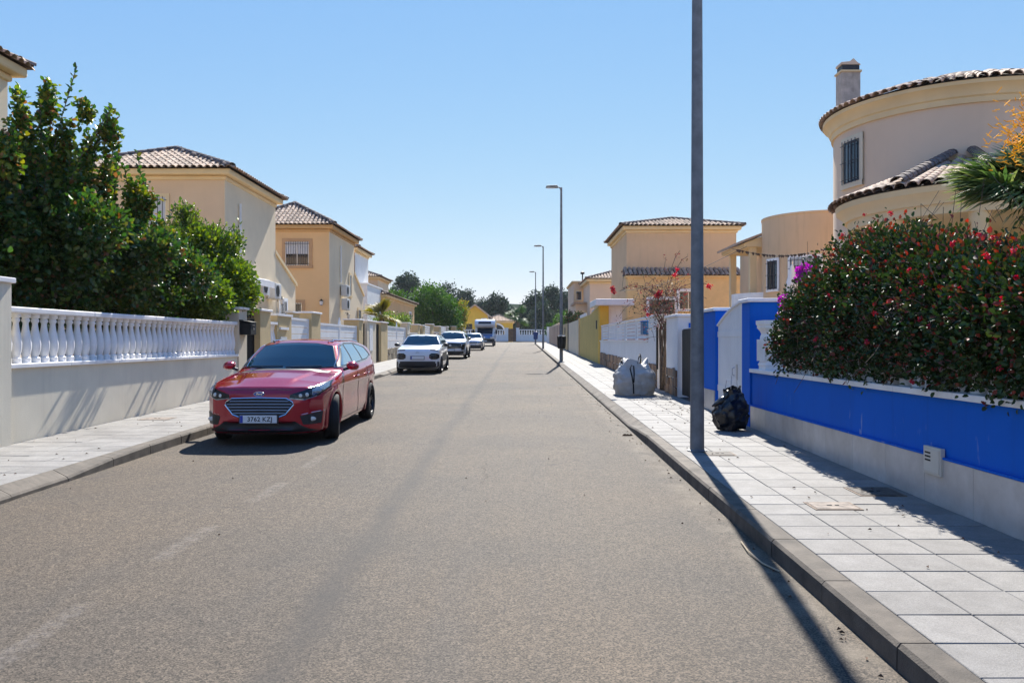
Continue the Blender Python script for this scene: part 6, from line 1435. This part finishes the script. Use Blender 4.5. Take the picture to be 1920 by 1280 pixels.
def flower(parent, p, s=1.0, me=None): o = bpy.data.objects.new('flower_cluster', me or random.choice(fm1)); COL.objects.link(o); o.parent = parent; o.location = Vector(p) - wloc(parent); o.scale = (s,) * 3; o.rotation_euler = (random.random() * 6, random.random() * 6, 0)
for px, py in ((1548, 507), (1580, 505), (1553, 553), (1563, 580), (1640, 570), (1641, 587), (1530, 635), (1625, 641), (1725, 598), (1742, 612), (1785, 640), (1495, 673), (1875, 690), (1710, 716), (1580, 440), (1632, 428), (1786, 456), (1860, 445), (1872, 455), (1850, 480), (1800, 540), (1780, 558), (1728, 530), (1812, 580), (1670, 400), (1620, 402), (1900, 470), (1530, 487), (1470, 600), (1880, 560), (1740, 660), (1578, 652), (1905, 520), (1835, 440), (1870, 632), (1690, 545), (1660, 490), (1705, 505)):
    best = None
    for X in (3.42,): best = at(px, py, X * F / (px - VX))
    if best.z > 2.3: best = at(px, py, 3.58 * F / (px - VX))
    flower(tC, best, random.uniform(.35, .72))
tM = thing('magenta_bougainvillea', 'magenta flowering shoot rising left of the bougainvillea hedge', 'shrub', (4.2, 12.2, 1.9))
fmm = flower_me(30, .05, .045, m_magenta, 'flower_cluster'); P0 = [(1500, 505, 12.2), (1510, 515, 12.2), (1494, 522, 12.2), (1505, 498, 12.2), (1515, 503, 12.3), (1468, 560, 12.5), (1472, 572, 12.5), (1466, 585, 12.6), (1462, 630, 12.4), (1498, 512, 12.2)]
for a_, b_, y_ in P0: flower(tM, at(a_, b_, y_), random.uniform(.8, 1.3), fmm)
q = MB(); base = at(1490, 640, 12.3)
for a_, b_, y_ in P0: q.tube([base, base.lerp(at(a_, b_, y_), .5) + Vector((0, 0, .05)), at(a_, b_, y_)], .005, 4)
q.build('stem', m_twig, tM)

# sparse bougainvillea on the white pillars
tD = thing('dried_bougainvillea', 'nearly leafless bougainvillea with twisted trunk between white pillars', 'shrub', (3.62, 21.1, gz(21)))
ctr = at(1243, 572, 21.2); base = Vector((3.60, 21.1, gz(21) + .13)); q = MB()
for k in range(5):
    a = k * 1.26; q.tube([base + Vector((.05 * math.cos(a), .05 * math.sin(a), 0)), base + Vector((.06 * math.cos(a + 1), .06 * math.sin(a + 1), .8)), base + Vector((.09 * math.cos(a + 2.2), .09 * math.sin(a + 2.2), 1.5)), ctr + Vector((.3 * math.cos(a), .3 * math.sin(a), -.1))], .04, 6, .015)
q.build('trunk', m_bark, tD, smooth='full'); q = MB(); ends = []
for i in range(260):
    p = ctr + Vector((random.gauss(0, .32), random.gauss(0, .3), random.gauss(-.02, .34))); d = Vector((random.gauss(0, 1), random.gauss(0, 1), random.gauss(.3, .8))).normalized(); L = random.uniform(.15, .5); e = p + d * L; q.tube([p, p + d * L * .5 + Vector((0, 0, .03)), e], .005, 3); ends.append(e)
for (a_, b_) in ((1163, 545), (1168, 540), (1330, 534), (1290, 480), (1275, 470), (1325, 560)):
    e = at(a_, b_, 21); mid = ctr.lerp(e, .5) + Vector((0, 0, .25)); pts = [ctr, ctr.lerp(mid, .5) + Vector((0, 0, .1)), mid, mid.lerp(e, .5) + Vector((0, 0, .08)), e]; q.tube(pts, .007, 4); ends += [pts[2], pts[3], pts[3].lerp(e, .5)]
q.build('twigs', m_twig, tD, kind='stuff')
E = np.array([tuple(e) for e in ends]); P_ = np.repeat(E, 5, 0) + rng.normal(size=(len(E) * 5, 3)) * .05; v, f = leaf_mesh(P_, rdir(len(P_)), rdir(len(P_), .6), .055 * rng.uniform(.5, 1.3, len(P_)), .6); raw_mesh('leaves', v - np.array(wloc(tD)), f, mat('dry_leaf', (.12, .08, .04), .6, islands=[((.10, .07, .04), .4), ((.07, .08, .03), .3), ((.25, .05, .05), .3)], transl=.2), tD, kind='stuff')
for a_, b_, s_ in ((1150, 545, 2.0), (1148, 540, 1.6), (1236, 551, 2.2), (1232, 553, 1.6), (1329, 536, 2.0), (1270, 505, 1.5), (1265, 515, 1.4), (1215, 590, 1.3), (1210, 580, 1.2)): flower(tD, at(a_, b_, 20.9), s_)

# fan palm at the right edge with its orange seed stalks
m_palm = mat('palm_blade', (.05, .09, .03), .4, islands=[((.05, .10, .03), .4), ((.10, .16, .045), .35), ((.20, .24, .08), .25)], transl=.3, spec=.35)
m_orangef = mat('palm_blossom', (.7, .42, .03), .7, islands=[((.75, .55, .05), .5), ((.6, .38, .03), .5)], transl=.4)
def fan_frond(nb=18, L=.62, w=.022, sp=75):
    mb = MB(); mb.tube([(0, 0, 0), (.25, 0, .06), (.5, 0, .06)], .010, 4)
    for i in range(nb):
        a = R(-sp + 2 * sp * i / (nb - 1)); c = Vector((.5, 0, .06)); d = Vector((math.cos(a), math.sin(a), .05)); s = Vector((-math.sin(a), math.cos(a), 0)); l = L * (1 - .35 * abs(a / 1.4) ** 2) * random.uniform(.9, 1.05); dr = random.uniform(.05, .2)
        p1, p2, p3 = c + d * l * .35, c + d * l * .7 + Vector((0, 0, -dr * .2)), c + d * l + Vector((0, 0, -dr)); u = Vector((0, 0, w * .6))
        mb.add([c - s * w * .2, c + s * w * .2, p1 + s * w, p1 - s * w, p2 + s * w * .7, p2 - s * w * .7, p3], [(0, 1, 2, 3), (3, 2, 4, 5), (5, 4, 6)])
    me = bpy.data.meshes.new('frond'); me.from_pydata(np.vstack(mb.v).tolist(), [], mb.f); return me
def palm(label, c, g, n, scale, m, name='fan_palm', trunk=.13, elev=(-25, 75), seed=1, ff=None):
    t = thing(name, label, 'palm', (c[0], c[1], g)); mes = []
    for k in range(3): me = fan_frond(*(ff or (18, .62, .022, 75))); me.materials.append(m); mes.append(me)
    MB().lathe([(trunk * 1.2, -.2), (trunk, .3), (trunk * .85, c[2] - g - .1), (trunk * .3, c[2] - g + .1)], (c[0], c[1], g), 12).build('trunk', m_bark, t, smooth='full')
    for i in range(n):
        o = bpy.data.objects.new('frond', mes[i % 3]); COL.objects.link(o); o.parent = t; o.location = Vector(c) - wloc(t); e = R(elev[0] + (elev[1] - elev[0]) * ((i * .618) % 1)); o.rotation_euler = (random.uniform(-.5, .5), -e, i * 2.399 + random.uniform(-.2, .2)); s = scale * random.uniform(.85, 1.1); o.scale = (s, s, s)
    return t
pc = at(1925, 330, 8.0)
tP = palm('spiky fan palm at the right edge above the bougainvillea', (4.98, 8.05, 2.9), gz(8), 140, .76, m_palm, trunk=.12, elev=(-50, 88), ff=(16, .66, .030, 60))
q = MB()
for i in range(620):
    a = random.uniform(0, 6.28); p = Vector((4.82, 7.9, 3.62)) + Vector((random.gauss(0, .13), random.gauss(0, .13), random.gauss(-.03, .15))); q.tube([p, p + Vector((math.cos(a) * .05, math.sin(a) * .05, random.uniform(-.02, .05)))], .0045, 3)
q.build('seed_stalk', m_orangef, tP, kind='stuff')
palm('yellow green palm behind the wall left of the white hatchback', (-7.75, 47.0, 2.9), gz(47), 80, .95, m_yel, elev=(-20, 85), trunk=.2, ff=(11, .75, .03, 32))
palm('green palm near the end wall of the street', (-.3, 125.5, 5.2), gz(122), 60, 2.0, m_tree2, elev=(-40, 70), trunk=.25)
palm('small palm right of the end wall beyond the lamp posts', (7.2, 128, 4.6), gz(122), 44, 1.6, m_tree2, elev=(-30, 70), trunk=.2)
def tree(name, label, blobs, base, m, n_cl, per, sig, size, r=.15, shell=.6, group=None, out=.8):
    t = thing(name, label, 'tree', base, group); crown(t, m, blobs, n_cl, per, sig, size, shell=shell, out=out)
    top = [(b[0], b[1], b[2] + b[5] * .3) for b in blobs[:4]]; limbs(t, base, top, r); return t
tree('garden_tree', 'large round green tree above the roofs of the crossover and silver car', [(-9.2, 86, 5.2, 2.2, 2.2, 2.2), (-8.2, 87, 4.4, 1.8, 2, 1.9), (-9.6, 88, 6.1, 1.5, 1.5, 1.3), (-7.6, 88.5, 4.0, 1.3, 1.4, 1.7)], (-8.8, 87, gz(87)), m_tree2, 900, 12, .25, .26, r=.2)
tree('garden_tree', 'slim yellow green tree left of the motorhome', [(-6.9, 95, 3.6, .7, .8, 1.6), (-6.5, 95, 5.2, .5, .6, 1.1), (-7.0, 95, 4.6, .6, .6, 1.0)], (-6.9, 95, gz(95)), m_yel, 260, 12, .18, .22, r=.08)
tree('garden_shrub', 'green bush between the palm and the orange bungalow', [(-9.0, 56, 2.9, .7, 1.5, .6), (-8.4, 60, 3.0, .6, 1.2, .5)], (-8.8, 58, gz(58)), m_leafB, 300, 12, .12, .14, r=.04)
tree('garden_hedge', 'green hedge top showing behind the low orange bungalow', [(-15.5, 84, 6.0, 2.0, 1.5, .9), (-13, 84, 5.9, 1.6, 1.5, .8)], (-14.5, 84, gz(84)), m_tree2, 300, 12, .2, .24)
for px, Y, label in ((1110, 60, 'reddish green bush over the grey beige wall'),):
    p = at(1083, 595, 60); tree('garden_shrub', label, [(p.x, 60, 3.2, .35, 1.2, .4), (p.x - .1, 66, 3.4, .4, 1.2, .5)], (p.x, 60, gz(60)), m_leafC, 200, 12, .1, .13, r=.03)
tree('garden_shrub', 'round clipped bush on the pavement before the far end wall', [(4.2, 112, 3.1, .7, .7, .8)], (4.2, 112, gz(112)), m_tree2, 120, 12, .15, .2, r=.05)
tree('garden_shrub', 'leafy bush behind the pink wall near the third lamp', [(4.6, 92, 3.9, .8, 3, .7), (5.4, 96, 4.2, .8, 2, .8)], (4.9, 93, gz(93)), m_tree2, 260, 12, .15, .22, r=.05)
# pines beyond the street end, each its own tree
pines = [(765, 512, 26, 165), (738, 545, 18, 160), (800, 540, 30, 175), (838, 530, 28, 180), (872, 545, 26, 170), (905, 560, 24, 190), (930, 553, 22, 172), (958, 580, 16, 200), (1003, 548, 20, 175), (1035, 537, 24, 185), (1062, 548, 24, 178), (985, 572, 14, 190), (1082, 560, 16, 200), (700, 560, 22, 170), (780, 560, 24, 190), (1020, 570, 26, 165)]
names = ['tallest pine of the wood, standing alone above the white house', 'pine at the left edge of the wood near the white house roof', 'broad pine right of the tallest one', 'round topped pine above the big green garden tree', 'pine above the slim yellow green tree', 'pine crown behind the yellow gabled bungalow', 'isolated rounded pine above the motorhome', 'low pine just left of the gap with the distant hill', 'pine right of the gap, left of the third lamp', 'highest pine of the right clump between the lamps', 'pine behind the second street lamp', 'low pine at the right rim of the gap', 'pine partly behind the small beige house', 'pine hidden behind the white house', 'low pine under the tallest one', 'low dense pine behind the third street lamp']
for (px, py, hw, Y), nm in zip(pines, names):
    k = Y / F; top = at(px, py, Y); w_ = hw * k; cx = top.x; zt = top.z; bls = [(cx, Y, zt - w_ * .55, w_ * .62, w_ * .7, w_ * .55)]
    for j in range(7): bls.append((cx + random.uniform(-.7, .7) * w_, Y + random.uniform(-.6, .6) * w_, zt - w_ * random.uniform(.7, 2.2), w_ * random.uniform(.35, .6), w_ * .6, w_ * random.uniform(.25, .5)))
    bls.append((cx, Y + 1, (zt - w_ * 1.6) * .5 + 1.4, w_ * .8, w_ * .6, (zt - w_ * 1.6) * .5))
    tree('pine_tree', nm, bls, (cx, Y, gz(122)), m_pine, 420, 9, .4, .55, r=.25, shell=.4, group='pines beyond the street end')
hv, hf = [], []
for i in range(60):
    x = -260 + i * 9; 
    for j, (y, h) in enumerate(((330, 0), (380, .75), (430, 1.0), (520, .9), (640, .2))):
        zz = 1 + h * (17 + 7 * math.sin(i * .23 + 1) + 4 * math.sin(i * .61)) + random.uniform(-.8, .8) * (h > 0); hv.append((x, y, zz))
for i in range(59):
    for j in range(4): hf.append((i * 5 + j, (i + 1) * 5 + j, (i + 1) * 5 + j + 1, i * 5 + j + 1))
MB().add(hv, hf).build('hill', mat('wooded_hill', (.02, .035, .02), .95, .4, .2, spec=0, col2=(.035, .05, .03)), kind='structure', smooth='full')

# ---------------------------------------------------------------- the air
hz = bpy.data.materials.new('haze'); hz.use_nodes = True; hn = hz.node_tree; hn.nodes.clear()
pv = hn.nodes.new('ShaderNodeVolumePrincipled'); pv.inputs['Color'].default_value = (.80, .88, 1.0, 1); pv.inputs['Density'].default_value = .00012; pv.inputs['Anisotropy'].default_value = .3
ho = hn.nodes.new('ShaderNodeOutputMaterial'); hn.links.new(pv.outputs[0], ho.inputs['Volume'])
MB().box(-510, 510, -90, 910, -3.5, 45).build('haze', hz, None, kind='stuff')
scene.cycles.volume_max_steps = 64
